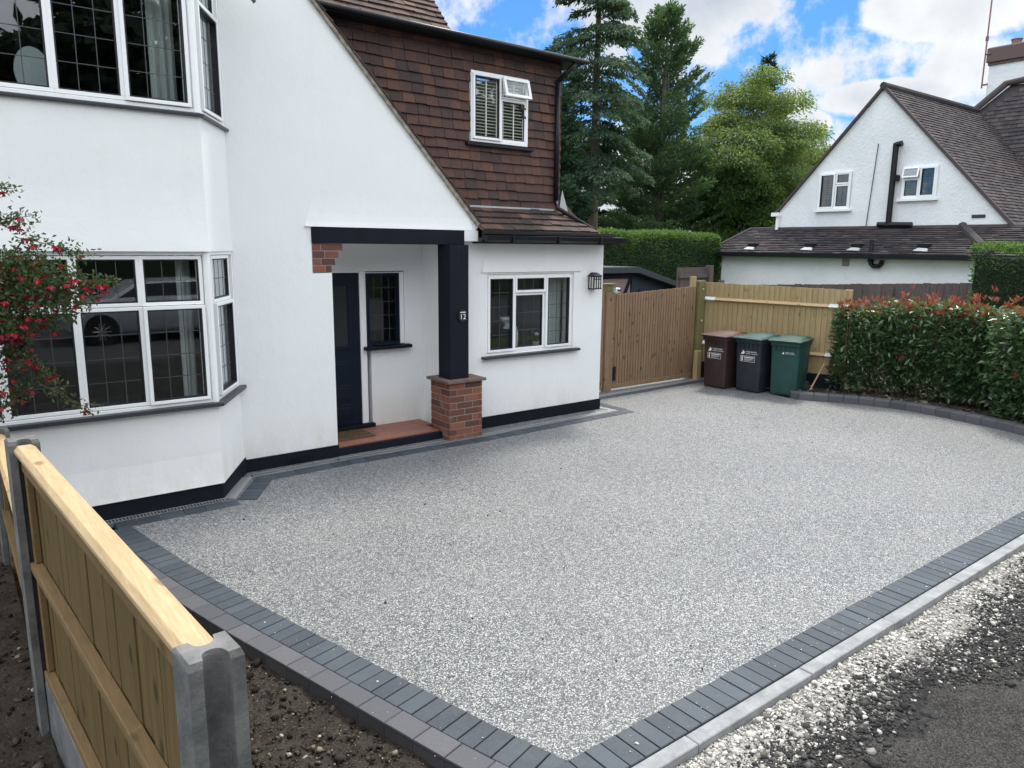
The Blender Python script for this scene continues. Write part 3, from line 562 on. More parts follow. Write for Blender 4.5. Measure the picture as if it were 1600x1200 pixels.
# sills of the bay
for z, th, o_ in ((.835, .035, .06), (3.195, .022, .035)):
    s = MB()
    s.hull([(x, y, z-.0) for x, y in ((-1.62, 6.45-o_), (1.80+o_*.35, 6.45-o_), (2.18+o_*1.1, 7.10), (2.1, 7.2), (-2.0, 7.2), (-2.0, 7.1))], [(x, y, z+th) for x, y in ((-1.62, 6.45-o_), (1.80+o_*.35, 6.45-o_), (2.18+o_*1.1, 7.10), (2.1, 7.2), (-2.0, 7.2), (-2.0, 7.1))]); s.build('bay_sill', SILL, H, .004)
# beam, post, pier, corbel
bm_ = MB(); bm_.box(2.957, 4.76, Y0-.02, Y0+.2, 2.213, 2.374); bm_.build('porch_beam', BLKWOOD, H, .006)
bm_ = MB(); bm_.box(4.50, 4.75, 6.985, 7.235, .70, 2.213)
for zz in (2.10, 2.02): bm_.lathe([(.0, 0), (.012, 0), (.012, .004)], (4.66, 6.98, zz), 8)
bm_.build('porch_post', BLKWOOD, H, .008)
def bricks(mb, mo, x0, x1, y0, y1, z0, rows, bw=.205, bh=.068, j=.009, cut=None):
    mo.box(x0+.004, x1-.004, y0+.004, y1-.004, z0, z0+rows*(bh+j))
    for k in range(rows):
        z = z0+j+k*(bh+j)
        for face in range(4):
            L = (x1-x0) if face % 2 == 0 else (y1-y0); s = -(bw+j)/2 if (k+face) % 2 else 0
            while s < L-.01:
                a = max(s, 0); e = min(s+bw, L); s += bw+j
                if e-a < .03: continue
                d = random.uniform(-.001, .002)
                if face == 0: mb.box(x0+a, x0+e, y0-d, y0+.05, z, z+bh)
                elif face == 1: mb.box(x1-.05, x1+d, y0+a, y0+e, z, z+bh)
                elif face == 2: mb.box(x1-e, x1-a, y1-.05, y1+d, z, z+bh)
                else: mb.box(x0-d, x0+.05, y1-e, y1-a, z, z+bh)
pr = MB(); mo = MB(); bricks(pr, mo, 4.45, 4.90, 6.93, 7.33, -.03, 9); pb = pr.build('brick_pier', BRICK, H, .003); mo.build('mortar', MORTAR, pb)
CAPM = mat('worn tile cap', rough=.9, fn=lambda bb: link(bb, bb.mix(noise(bb, bb.geo, 14, 5), (.10, .075, .068), (.20, .13, .11)), 'Base Color'))
cp = MB(); cp.box(4.405, 4.66, 6.885, 7.12, .668, .70); cp.box(4.668, 4.93, 6.885, 7.12, .668, .70); cp.box(4.405, 4.93, 7.125, 7.36, .668, .70);
cp.build('pier_cap', CAPM, H, .004)
cb = MB(); cm = MB(); z = 1.925
for k, (x1) in enumerate((3.16, 3.20, 3.24, 3.285)):
    xs = [2.957, 3.03+.0, x1] if k % 2 else [2.957, 3.09, x1]
    if k % 2: xs = [2.957, 3.05, x1]
    for a, e in zip(xs[:-1], xs[1:]): cb.box(a+.004, e-.004, Y0-.004, Y0+.2, z+.004, z+.066)
    cm.box(2.957, x1-.004, Y0, Y0+.19, z, z+.07); z += .072
o = cb.build('brick_corbel', BRICK, H, .003); cm.build('mortar', MORTAR, o)
# porch interior
PY = 7.75
w = MB(); w.box(2.9, 3.43, PY, PY+.2, 0, 2.3); w.box(3.43, 4.62, PY, PY+.2, 1.905, 2.3); w.box(3.90, 4.62, PY, PY+.2, 0, 1.045); w.box(4.345, 4.62, PY, PY+.2, 1.045, 1.905); w.box(2.9, 3.16, 7.35, PY, 0, 2.3); w.box(2.9, 4.6, 7.3, PY+.2, 2.215, 2.3)
w.add([(3.2, PY-.02, 1.91), (4.46, PY-.02, 1.91), (4.36, PY-.002, 2.2), (3.2, PY-.002, 2.2), (4.46, PY+.01, 1.91), (4.36, PY+.01, 2.2)], [(0, 1, 2, 3), (1, 4, 5, 2)])
w.build('porch_wall', WHITE, H)
d = MB(); d.box(3.02, 3.765, PY-.0, PY+.045, .145, 1.89)
for a in ((1.03, 1.80), ): d.ring((Vector((3.02, PY, 0)), Vector((1, 0, 0)), EZ, Vector((0, -1, 0))), .09, .64, a[0], a[1], .045, 0, .012)
for z0, z1 in ((.66, .90), (.43, .62), (.22, .39)): d.fbox((Vector((3.02, PY, 0)), Vector((1, 0, 0)), EZ, Vector((0, -1, 0))), .12, .62, z0, z1, 0, .008); d.fbox((Vector((3.02, PY, 0)), Vector((1, 0, 0)), EZ, Vector((0, -1, 0))), .15, .59, z0+.03, z1-.03, .008, .016)
dd = d.build('front_door', DOORP, H, .004)
d = MB(); d.fbox((Vector((3.02, PY, 0)), Vector((1, 0, 0)), EZ, Vector((0, -1, 0))), .14, .595, 1.08, 1.75, 0, .003); d.build('door_glass', mat('dark obscure glass', (.02, .028, .03), .15), dd)
d = MB(); d.tube([(3.14, PY-.05, 1.0), (3.26, PY-.05, 1.0)], .01, 6); d.tube([(3.14, PY, 1.0), (3.14, PY-.05, 1.0)], .012, 6); d.build('door_handle', METAL, dd)
d = MB(); d.box(3.768, 3.845, PY-.012, PY+.08, .145, 1.91); d.box(3.0, 3.768, PY-.01, PY+.08, 1.893, 1.93); d.build('door_frame', UPVC, H, .004)
d = MB(); d.box(3.0, 3.91, PY-.06, PY+.0, .10, .142); d.build('threshold', BLKWOOD, H, .004)
window(H, (3.845, PY-.005, 1.055), (1, 0, 0), .49, .84, [(.0, .43, .0, .84)], .0, .004, .02, .11, .15, (), 'porch_window')
f = MB(); f.box(4.275, 4.335, PY-.012, PY+.06, 1.055, 1.895); f.box(3.845, 4.275, PY-.012, PY+.06, 1.885, 1.897); f.build('porch_window_frame', UPVC, H)
f = MB(); f.ring((Vector((3.85, PY-.006, 1.06)), Vector((1, 0, 0)), EZ, Vector((0, -1, 0))), 0, .42, 0, .825, .03, 0, .02); f.build('porch_sash', DOORP, H)
s = MB(); s.box(3.80, 4.40, PY-.09, PY+.02, 1.005, 1.045); s.build('porch_sill', BLKWOOD, H, .004)
fl = MB()
for i in range(9):
    for k in range(6):
        x0, x1 = 3.16+i*.152, min(3.16+(i+1)*.152-.003, 4.598); y0, y1 = 7.13+k*.152, min(7.13+(k+1)*.152-.003, PY)
        if y0 < PY and x0 < x1 and not (x1 > 4.44 and y0 < 7.33): fl.box(x0, x1, y0, y1, -.05, .095+random.uniform(-.001, .001))
fl.box(3.16, 4.44, 7.14, PY, -.05, .09); fl.build('porch_floor', QUARRY, H)
s = MB(); s.box(3.16, 4.45, 7.085, 7.128, -.05, .082); s.build('porch_riser', BLKWOOD, H, .004)
# front-room window
window(H, (wx0, GY+.0, wz0), (1, 0, 0), wx1-wx0, wz1-wz0, [(.03, .435, .035, .955), (.44, .93, .035, .745), (.44, .93, .75, .955), (.935, 1.365, .035, .955)], .03, .032, .03, .15, .19, (0, 2, 3), 'front_room_window')
s = MB(); s.box(wx0-.08, wx1+.08, GY-.07, GY+.02, wz0-.032, wz0); s.build('window_sill', SILL, H, .003)
# tile-hung upper storey
def tiles(mb, P, u, v, n, rng_u, vlen, tw=.150, th=.108, thick=.014, tilt=.014, jit=.006, skip=None):
    P, u, v, n = Vector(P), Vector(u).normalized(), Vector(v).normalized(), Vector(n).normalized(); rows = int(vlen/th)+1
    for k in range(rows):
        v0 = k*th; a, e = rng_u(v0+th*.3)
        s = a-(tw/2 if k % 2 else 0)-(hash(k) % 3)*.01
        while s < e:
            x0, x1 = max(s, a), min(s+tw-.0035, e); s += tw
            if x1-x0 < .02: continue
            if skip and skip(x0, x1, v0, v0+th): continue
            j0 = random.uniform(-jit, jit)*.9+.004*math.sin(x0*2.3+k); j1 = random.gauss(0, .003)
            q = lambda uu, vv, nn: P+u*uu+v*vv+n*nn
            t0 = tilt+thick+j1; mb.add([q(x0, v0+j0, t0), q(x1, v0+j0, t0+random.gauss(0, .001)), q(x1, v0+th+.012, thick*.4), q(x0, v0+th+.012, thick*.4), q(x0, v0+j0, tilt*.2), q(x1, v0+j0, tilt*.2), q(x1, v0+th+.012, -.002), q(x0, v0+th+.012, -.002)],
                                       [(0, 1, 2, 3), (4, 5, 1, 0), (5, 6, 2, 1), (7, 4, 0, 3)])
DY = 7.42; verge = lambda z: 4.97-(z-2.41)/1.057
w = MB(); w.prism([(4.62, 2.45), (5.08, 2.45), (5.08, 4.42), (2.6, 4.42)], DY, DY+.2); w.box(5.88, 6.43, DY, DY+.2, 2.45, 4.42); w.box(5.08, 5.88, DY, DY+.2, 2.45, 3.42); w.box(5.08, 5.88, DY, DY+.2, 4.16, 4.42); w.box(6.23, 6.43, DY+.2, 10.0, 2.45, 4.42); w.build('upper_wall', INTER, H)
t = MB(); tiles(t, (0, DY, 2.65), (1, 0, 0), (0, 0, 1), (0, -1, 0), lambda v: (verge(2.65+v)-.25, 6.44), 1.75, skip=lambda a, e, v0, v1: a > 5.0 and e < 5.93 and v0+2.65 > 3.33 and v1+2.65 < 4.22)
tiles(t, (6.43, DY-.02, 2.65), (0, 1, 0), (0, 0, 1), (1, 0, 0), lambda v: (0, 2.4), 1.75); t.build('tile_hanging', TILE, H)
UWX, UWZ = 5.06, 3.40
window(H, (UWX, DY-.035, UWZ), (1, 0, 0), .84, .78, [(.02, .425, .03, .755), (.43, .82, .03, .52), (.43, .82, .525, .755)], .0, .028, .028, .15, .2, (0,), 'upper_window', leading=False, open_cell=2)
s = MB(); s.box(UWX-.07, UWX+.92, DY-.07, DY, UWZ-.045, UWZ-.012); s.build('upper_sill', PVCBLK, H)
sh = MB()
for a0, a1, b0, b1 in ((.06, .39, .07, .72), (.47, .79, .07, .70)):
    z = UWZ+b0
    while z < UWZ+b1: sh.box(UWX+a0, UWX+a1, DY+.0, DY+.035, z, z+.010); z += .036
    for x in (a0, (a0+a1)/2, a1-.012): sh.box(UWX+x, UWX+x+.012, DY-.012, DY-.002, UWZ+b0, UWZ+b1)
sh.build('window_shutter', SHUT, H)
# flat roof and fascia over the tile hanging
f = MB(); f.prism([(2.75, 4.44), (6.66, 4.43), (6.66, 4.485), (2.72, 4.495)], DY-.20, 8.3); f.build('flat_roof', PVCBLK, H, .01)
f = MB(); f.tube([(2.75, DY-.225, 4.475), (6.70, DY-.225, 4.46)], .028, 10); f.tube([(6.36, DY-.05, 4.22), (6.44, DY-.16, 4.34), (6.5, DY-.21, 4.42)], .03, 8); f.tube([(6.36, DY-.05, 4.24), (6.36, DY-.05, 2.78)], .03, 8)
f.tube([(6.36, DY-.05, 2.78), (6.34, DY-.10, 2.69), (6.72, DY-.33, 2.44), (6.78, DY-.38, 2.42)], .028, 8); f.build('downpipe', PVCBLK, H, smooth=True)
# upper pitched roof behind
t = MB(); sl_ = Vector((0, 1, 1.1)).normalized(); nn = Vector((0, -1.1, 1)).normalized()
t2 = MB(); t2.hull([(-3.5, 7.86, 4.60), (5.1, 7.86, 4.60), (5.1, 10.6, 7.6), (-3.5, 10.6, 7.6)], [(-3.5, 8.1, 4.55), (5.1, 8.1, 4.55), (5.1, 10.8, 7.5), (-3.5, 10.8, 7.5)])
t2.hull([(-3.5, 10.6, 7.6), (5.2, 10.6, 7.6), (5.2, 14, 4.0), (-3.5, 14, 4.0)], [(-3.5, 10.6, 7.5), (5.2, 10.6, 7.5), (5.2, 13.8, 3.9), (-3.5, 13.8, 3.9)]); t2.build('roof_deck', ROOF, H)
tiles(t, (0, 7.84, 4.62), (1, 0, 0), sl_, nn, lambda v: (1.5, 5.13), 3.6); t.build('main_roof', ROOF, H)
# gable roof slope with verge tiles
UNDER = mat('tan mortar undercloak', rough=.9, fn=lambda bb: link(bb, bb.ramp(noise(bb, bb.geo, 14, 4), ((.35, (.16, .13, .11)), (.7, (.42, .37, .31)))), 'Base Color'))
t = MB(); vs_ = Vector((-1, 0, 1.057)).normalized(); vn = Vector((1.057, 0, 1)).normalized()
tiles(t, (5.035, Y0-.04, 2.385), (0, 1, 0), vs_, vn, lambda v: (0, .42 if v < 3.0 else 3), 6.4, tw=.14, th=.105, thick=.012, tilt=.010); t.build('gable_roof', ROOF, H)
w = MB(); w.prism([(4.93, 2.43), (5.03, 2.385), (.62, 7.05), (.62, 7.02)], Y0-.03, 10.5); w.build('undercloak', UNDER, H)
# low roof over the front room, hipped to the right
t = MB(); LYe, LZe, LYt, LZt = 6.98, 2.375, 7.42, 2.66
lv = Vector((0, LYt-LYe, LZt-LZe)); lL = lv.length; ln = Vector((0, -(LZt-LZe), LYt-LYe))
tiles(t, (0, LYe, LZe), (1, 0, 0), lv, ln, lambda v: (4.95, 6.78-.42*v/lL), lL-.02, th=.13)
t.add([(4.93, LYe, LZe), (6.80, LYe, LZe), (6.38, LYt, LZt), (4.93, LYt, LZt), (7.05, 7.5, LZe), (6.9, 12, LZe), (6.4, 12, LZt)], [(0, 1, 2, 3), (1, 4, 5, 6, 2)]); t.build('low_roof', ROOF, H)
t = MB()   # tile tail sweeping out at the right
tp = [(6.44, 2.98), (6.50, 2.86), (6.60, 2.74), (6.74, 2.63), (6.90, 2.52)]
for (a, za), (e, ze) in zip(tp[:-1], tp[1:]):
    for k in range(4): t.add([(a, DY+.03+k*.16, za+.01), (a, DY+.18+k*.16, za+.01), (e, DY+.18+k*.16, ze-.0), (e, DY+.03+k*.16, ze-.0), (a-.02, DY+.03+k*.16, za-.03), (a-.02, DY+.18+k*.16, za-.03), (e-.01, DY+.18+k*.16, ze-.035), (e-.01, DY+.03+k*.16, ze-.035)], [(0, 1, 2, 3), (7, 6, 5, 4), (0, 3, 7, 4), (3, 2, 6, 7)])
t.build('swept_verge', ROOF, H)
f = MB(); f.quad((6.46, DY-.01, 2.70), (6.62, DY-.01, 2.62), (6.5, DY-.01, 2.92)); f.box(5.05, 6.35, DY-.03, DY-.012, 2.655, 2.675); f.build('lead_flashing', mat('grey lead flashing', (.42, .43, .44), .5), H)
g = MB(); g.prism([(LYe-.10, 2.32), (LYe-.085, 2.27), (LYe-.04, 2.245), (LYe+.0, 2.27), (LYe+.01, 2.33)], 4.95, 7.16, 'x'); g.box(4.95, 7.08, LYe+.012, LYe+.03, 2.235, 2.37); g.box(4.95, 7.08, LYe+.03, GY, 2.23, 2.25)
for xx in (5.3, 6.0, 6.7): g.box(xx, xx+.02, LYe-.108, LYe, 2.24, 2.33)
g.box(4.95, 7.0, LYe-.06, LYe+.02, 2.335, 2.372)
g.build('gutter', PVCBLK, H, .002)
# dim interior
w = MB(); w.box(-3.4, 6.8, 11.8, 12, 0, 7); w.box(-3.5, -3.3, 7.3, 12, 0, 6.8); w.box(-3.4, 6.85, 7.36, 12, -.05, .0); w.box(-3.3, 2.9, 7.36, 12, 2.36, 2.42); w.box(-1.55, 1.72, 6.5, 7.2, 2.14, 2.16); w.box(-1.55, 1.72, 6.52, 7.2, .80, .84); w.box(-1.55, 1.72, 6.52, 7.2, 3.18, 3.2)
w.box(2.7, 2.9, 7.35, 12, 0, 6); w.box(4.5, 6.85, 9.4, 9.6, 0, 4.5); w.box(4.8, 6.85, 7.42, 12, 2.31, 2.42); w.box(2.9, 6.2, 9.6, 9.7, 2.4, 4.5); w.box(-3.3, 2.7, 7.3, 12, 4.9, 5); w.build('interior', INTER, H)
# curtains inside
def curtain(x0, x1, y, z0, z1, label, ang=0, amp=.014):
    n = 40; V = []; 
    for k in range(n+1):
        t = k/n; x = x0+(x1-x0)*t; yy = y+ang*t+amp*math.sin(t*(x1-x0)*90+.7*math.sin(t*9))+.008*random.random(); V += [(x, yy, z0), (x, yy, z1)]
    for k in range(n, -1, -1): V += [(V[2*k][0], V[2*k][1]+.008, z0), (V[2*k][0], V[2*k][1]+.008, z1)]
    m_ = len(V)//2; mb = MB(); mb.add(V, [(2*i, 2*((i+1) % m_), 2*((i+1) % m_)+1, 2*i+1) for i in range(m_)]); return tag(mb.build('curtain', CURT), label, 'curtain')
curtain(1.56, 1.70, 6.60, .86, 2.12, 'pale curtain gathered at the right end of the ground-floor bay window', .1)
curtain(1.70, 2.172, 6.53, .86, 2.12, 'grey curtain pulled across the narrow angled pane of the ground-floor bay', .635, .003)
curtain(1.48, 1.70, 6.60, 3.22, 4.66, 'pale curtain gathered at the right end of the upstairs bay window', .1)
curtain(1.70, 2.172, 6.53, 3.22, 4.66, 'grey curtain pulled across the narrow angled pane of the upstairs bay', .635, .003)
curtain(6.28, 6.52, 7.42, .90, 1.87, 'pale curtain behind the right-hand pane of the front-room window')
m = MB(); c = [(math.cos(t)*.118, math.sin(t)*.15) for t in (2*math.pi*k/28 for k in range(28))]
c = [(x, max(z, -.13)) for x, z in c]
dm = thing('dressing_mirror', 'oval back of a dressing mirror standing inside the upstairs bay window', 'mirror', (.76, 6.68, 3.25)); m.prism([(.70+x*.98, 3.42+z*1.15) for x, z in c], 6.66, 6.68); m.build('mirror_back', mat('pale board', (.52, .55, .55), .6), dm)
m = MB(); m.box(.62, .80, 6.64, 6.76, 3.20, 3.26); m.build('mirror_base', SILL, dm)
m = MB(); m.lathe([(.05, 0), (.06, .01), (.035, .05), (.07, .10), (.11, .13), (.10, .15)], (5.62, 7.40, 1.18), 16); m.lathe([(.03, 0), (.045, .03), (.05, .2), (.03, .28)], (5.75, 7.42, .92), 12)
tag(m.build('vase', CERAM, smooth=True), 'white ceramic vase and bowl on the sill behind the middle pane of the front-room window', 'vase')
tg = thing('pot_plant', 'small pot plant with a white flower behind the right of the front-room window', 'pot plant', (6.12, 7.45, .90))
n = 110; P = np.array([6.12, 7.45, 1.02])+rng.normal(0, .035, (n, 3)); leaves(P, rng.normal(size=(n, 3))+[0, 0, .4], .05, .028, rng.uniform(0, 1, n), 'leaves', L_FUCH, tg)
m = MB(); m.lathe([(.035, 0), (.05, .07), (.052, .08)], (6.12, 7.45, .90), 12); m.build('pot', CERAM, tg)
m = MB(); m.lathe([(.0, 0), (.03, .01), (.035, .03), (.01, .045)], (6.10, 7.40, 1.06), 10); m.build('white_flower', CERAM, tg)
# wall lantern, number plaque, hook, mat
ln_ = thing('wall_lantern', 'black framed square wall lantern with frosted panes at the house corner', 'wall lamp', (6.87, 7.2, 1.66))
f = MB(); lx0, lx1, ly0, ly1 = 6.80, 6.935, 7.085, 7.19
for xx in (lx0, lx0+.042, lx0+.084, lx1-.012): f.box(xx, xx+.012, ly0, ly0+.012, 1.665, 1.82)
for yy in (ly0, ly0+.05, ly1-.012): f.box(lx0, lx0+.012, yy, yy+.012, 1.665, 1.82); f.box(lx1-.012, lx1, yy, yy+.012, 1.665, 1.82)
f.box(lx0-.004, lx1+.004, ly0-.004, ly1, 1.655, 1.668); f.box(lx0-.004, lx1+.004, ly0-.004, ly1, 1.818, 1.83); f.box(lx0, lx1, ly0-.001, ly0+.006, 1.785, 1.792); f.box(lx0+.02, lx1-.02, 7.18, 7.2, 1.68, 1.82)
f.build('lantern_frame', PVCBLK, ln_)
f = MB(); f.box(lx0+.006, lx1-.006, ly0+.006, ly1-.01, 1.668, 1.818); f.build('lantern_pane', FROST, ln_)
f = MB(); f.hull([(lx0-.015, ly0-.015, 1.83), (lx1+.015, ly0-.015, 1.83), (lx1+.015, ly1+.005, 1.83), (lx0-.015, ly1+.005, 1.83)], [(lx0+.045, ly0+.045, 1.875), (lx1-.045, ly0+.045, 1.875), (lx1-.045, ly1, 1.875), (lx0+.045, ly1, 1.875)]); f.build('lantern_cap', PVCBLK, ln_)
def text(s, size, m, parent, mtx, name='lettering', ext=.0008, align='CENTER'):
    cu = bpy.data.curves.new(name, 'FONT'); cu.body = s; cu.size = size; cu.extrude = ext; cu.align_x = align; cu.align_y = 'CENTER'; cu.space_character = 1.02
    ob = bpy.data.objects.new('tmp', cu); C.objects.link(ob); dg = bpy.context.evaluated_depsgraph_get(); me = bpy.data.meshes.new_from_object(ob.evaluated_get(dg)); bpy.data.objects.remove(ob)
    me.transform(mtx); me.materials.clear(); me.materials.append(m); o = bpy.data.objects.new(name, me); C.objects.link(o); o.parent = parent; return o
def facing(P, u, up=EZ):
    u = Vector(u).normalized(); n = u.cross(up); Mx = Matrix((u, up, n)).transposed().to_4x4(); Mx.translation = Vector(P); return Mx
WPAINT = mat('white lettering', (.75, .76, .76), .5)
np_ = thing('house_number', 'small round black plaque with white number 12 on the porch post', 'house number', (4.66, 6.98, 1.42))
m = MB(); m.prism([(4.66+.062*math.cos(t), 1.425+.075*math.sin(t)) for t in (2*math.pi*k/24 for k in range(24))], 6.968, 6.984); m.build('plaque', mat('black enamel', (.012, .013, .015), .3), np_)
text('12', .085, WPAINT, np_, facing(Vector((4.66, 6.967, 1.41))-np_.location, (1, 0, 0))); m = MB(); m.box(4.625, 4.695, 6.964, 6.968, 1.458, 1.468); m.build('plaque_bar', WPAINT, np_)
hk = MB(); hk.tube([(4.76, 7.16, 2.12), (4.80, 7.16, 2.14), (4.83, 7.15, 2.12), (4.81, 7.15, 2.08), (4.79, 7.15, 2.05)], .005, 6); hk.tube([(4.79, 7.19, 2.05), (4.79, 7.15, 2.05)], .006, 6); hk.tube([(4.83, 7.15, 2.12), (4.86, 7.15, 2.10)], .005, 6)
tag(hk.build('hanging_hook', PVCBLK), 'small black scrolled hook on the wall beside the top of the porch post', 'hook')
mt = MB(); mt.box(3.17, 3.70, 7.30, 7.64, .097, .112)
for k in range(240): 
    a, e = random.uniform(3.18, 3.69), random.uniform(7.31, 7.63); mt.box(a, a+.012, e, e+.012, .11, .114+random.random()*.005)
tag(mt.build('doormat', COIR), 'brown coir doormat on the red porch floor by the front door', 'doormat')
# ------------------------------------------------------------------ fence at the left, along its own line
FA = Vector((.33, 1.36, 0)); FB = Vector((.19, 3.35, 0)); ft = (FB-FA).normalized(); fn = Vector((-ft.y, ft.x, 0))   # fn points to the left (-x)
FEN = thing('concrete_post_fence', 'new pine panel fence with concrete posts beside the soil strip', 'fence', (FB.x, FB.y, 0))
def fpost(p, ztop=1.452):
    hw, hd = .052, .046; prof = []
    def arc(cx, cy, r, a0, a1, k=6): return [(cx+r*math.cos(a0+(a1-a0)*i/k), cy+r*math.sin(a0+(a1-a0)*i/k)) for i in range(k+1)]
    pts = [(-hw, -hd), (-.026, -hd)]+[(-.024, -hd+.012)]+arc(0, -hd+.010, .024, math.pi, 0, 8)[::1]+[(.024, -hd+.012), (.026, -hd), (hw, -hd), (hw, hd), (.026, hd), (.024, hd-.012)]+arc(0, hd-.010, .024, 0, -math.pi, 8)[::1]+[(-.024, hd-.012), (-.026, hd), (-hw, hd)]
    pts = [(a, -hd+abs(b_+hd)) if b_ < 0 else (a, b_) for a, b_ in pts]
    lo = [p+fn*-a+ft*b_+EZ*-.3 for a, b_ in pts]; mid = [p+fn*-a+ft*b_+EZ*(ztop-.008-.25*max(0, -b_-.0)*.5) for a, b_ in pts]; top = [p+fn*-a*.90+ft*b_*.88+EZ*(ztop+.0) for a, b_ in pts]
    n = len(pts); mb = MB(); mb.add(lo+mid+top, [(i, (i+1) % n, n+(i+1) % n, n+i) for i in range(n)]+[(n+i, n+(i+1) % n, 2*n+(i+1) % n, 2*n+i) for i in range(n)])
    # top cap triangulated as fan-safe strips: left block, right block, web
    T = 2*n; c = mb
    def ng(idx): c.f.append(tuple(T+i for i in idx)); c.r.append(.5)
    m_ = n//2
    ng(list(range(n)))
    return mb
FD = FB+Vector((.0, 1, 0))*2.02
for q, zt in ((FA, 1.452), (FB, 1.452), (FD, 1.08)): fpost(q, zt).build('fence_post', CONCP, FEN)
def fpanel(a, b_, dz=0.0):
    a = a+EZ*dz; b_ = b_+EZ*dz
    L = (b_-a).length-.10; fr = (a+ft*.05, ft, EZ, fn)
    m = MB(); m.fbox(fr, 0, L, .20, .455, -.022, .022); m.build('gravel_board', CONCP, FEN, .004)
    m = MB(); s = 0.03
    while s < L-.02: m.fbox(fr, s, min(s+.098, L), .46, 1.40, -.030, -.018+random.random()*.005); s += .104
    for k, sj in enumerate(np.arange(.03, L-.02, .104)): pass
    m.build('boards', PANEL, FEN, .002)
    m = MB(); m.fbox(fr, 0, L, 1.335, 1.405, -.013, .018)
    m.fbox(fr, 0, L, .93, .965, -.013, .026); m.fbox(fr, 0, L, .46, .50, -.013, .022); m.fbox(fr, L-.035, L, .502, .928, -.013, .012); m.fbox(fr, L-.035, L, .967, 1.343, -.013, .012); m.fbox(fr, 0, .035, .502, .928, -.013, .012); m.fbox(fr, 0, .035, .967, 1.343, -.013, .012); m.build('fence_rail', RAILW, FEN, .004)
    m = MB(); P_, t_, z_, n_2 = fr
    prof = [(-.036, 1.407), (-.036, 1.424), (-.022, 1.434), (.022, 1.434), (.036, 1.420), (.036, 1.407)]
    lo = [P_+n_2*x+z_*z+t_*-.012 for x, z in prof]; hi = [P_+n_2*x+z_*z+t_*(L+.012) for x, z in prof]; m.hull(lo, hi, .1); m.build('cap_rail', PINE, FEN, .002)
fpanel(FA, FB)
ft = Vector((0, 1, 0)); fn = Vector((-1, 0, 0)); fpanel(FB+Vector((-.005, 0, 0)), FD, -.38)
# ------------------------------------------------------------------ gate, posts, boundary fence
G = thing('side_gate', 'brown vertical-board side gate between the house corner and the bins', 'gate', (8.1, 8.05, 0))
g = MB(); x = 8.13
while x < 10.06:
    t = (x-8.13)/1.93; zt = 1.49+.085*t; g.box(x, x+.050, 8.03, 8.05+random.uniform(-.003, .003), .07, zt+random.uniform(-.004, .004)); x += .061
g.build('gate_board', GATEW, G, .004)
g = MB(); g.box(8.13, 10.06, 8.052, 8.075, .09, 1.48); g.build('gate_backing', GATEW, G)
g = MB(); g.box(8.13, 10.07, 8.012, 8.052, .035, .105); g.build('gate_rail', GATEW, G); g = MB(); g.box(8.13, 10.07, 8.076, 8.10, 1.30, 1.38); g.build('gate_rail', GATEW, G)
g = MB(); g.box(8.16, 8.22, 8.02, 8.029, .16, .38); g.build('gate_flap', PVCBLK, G)
g = MB(); g.box(7.62, 7.95, 8.03, 8.07, .03, 1.52); g.box(7.96, 8.115, 8.0, 8.08, .0, 1.54); tag(g.build('gate_post', GATEW, None, .006), 'brown gate post and board between the house corner and the side gate', 'gate post')
g = MB(); g.box(7.97, 8.08, 8.0, 8.1, 1.545, 1.64); g.box(7.9, 8.16, 7.98, 8.12, 1.64, 1.665); tag(g.build('post_cap', GREENP, None, .004), 'green timber cap on top of the left gate post', 'post cap')
sc = thing('security_light', 'small silver security light fixed on the left gate post beside the lantern', 'security light', (8.13, 8.0, 1.56)); g = MB(); g.box(8.085, 8.17, 7.93, 8.0, 1.52, 1.60); g.build('light_body', GALVW, sc, .01)
g = MB(); g.box(8.11, 8.17, 7.922, 7.93, 1.55, 1.57); g.build('light_lens', PVCBLK, sc)
g = MB(); g.box(10.14, 10.30, 8.0, 8.12, -.1, 1.66); tag(g.build('timber_post', GREENP, None, .008), 'tall green treated post at the corner between gate and panel fence', 'post')
g = MB(); g.box(10.06, 10.12, 8.06, 8.16, -.1, 1.73); tag(g.build('latch_post', FENCEW, None, .008), 'pale slim timber post behind the latch side of the gate', 'post')
g = MB(); g.box(10.0, 10.11, 7.86, 7.95, -.1, .50); tag(g.build('stub_post', FENCEW, None, .01), 'short sawn timber stub post at the foot of the gate next to the brown bin', 'post')
for zz in (1.52, .98, .44):
    pass
g = MB(); 
for zz in (1.52,): g.tube([(10.22, 8.0, zz), (10.22, 7.985, zz)], .016, 8)
tag(g.build('gate_bolt', GALVW), 'bright bolt head near the top of the green corner post', 'bolt')
FP, FQ = Vector((10.33, 8.06, 0)), Vector((10.93, 5.78, 0)); pt_ = (FQ-FP).normalized(); pn = Vector((pt_.y, -pt_.x, 0)); L = (FQ-FP).length
if pn.x > 0: pn = -pn
BF = thing('panel_fence', 'yellow feather-edge board fence with arris rails behind the three bins', 'fence', (10.6, 7, 0))
fr = (FP, pt_, EZ, pn)
g = MB(); s = 0
while s < L-.12:
    zt = 1.635-.04*s/L+random.uniform(-.006, .006); a = s; e = s+.092
    P_ = FP; d0, d1 = .004, .022
    vs_l = [P_+pt_*a+pn*d0, P_+pt_*a+pn*-.01, P_+pt_*(e+.012)+pn*-.01, P_+pt_*(e+.012)+pn*d1]
    g.hull([v+EZ*.28 for v in vs_l[::-1]], [v+EZ*zt for v in vs_l[::-1]]); s += .084
g.build('boards', FENCEW, BF)
g = MB()
for zt in (1.36, .60):
    prof = [(.022, zt-.04), (.075, zt-.01), (.022, zt+.03)]
    g.hull([FP+pt_*.02+pn*x+EZ*z for x, z in prof], [FP+pt_*(L-.05)+pn*x+EZ*(z-.02) for x, z in prof], .1)
g.build('arris_rail', PINE, BF)
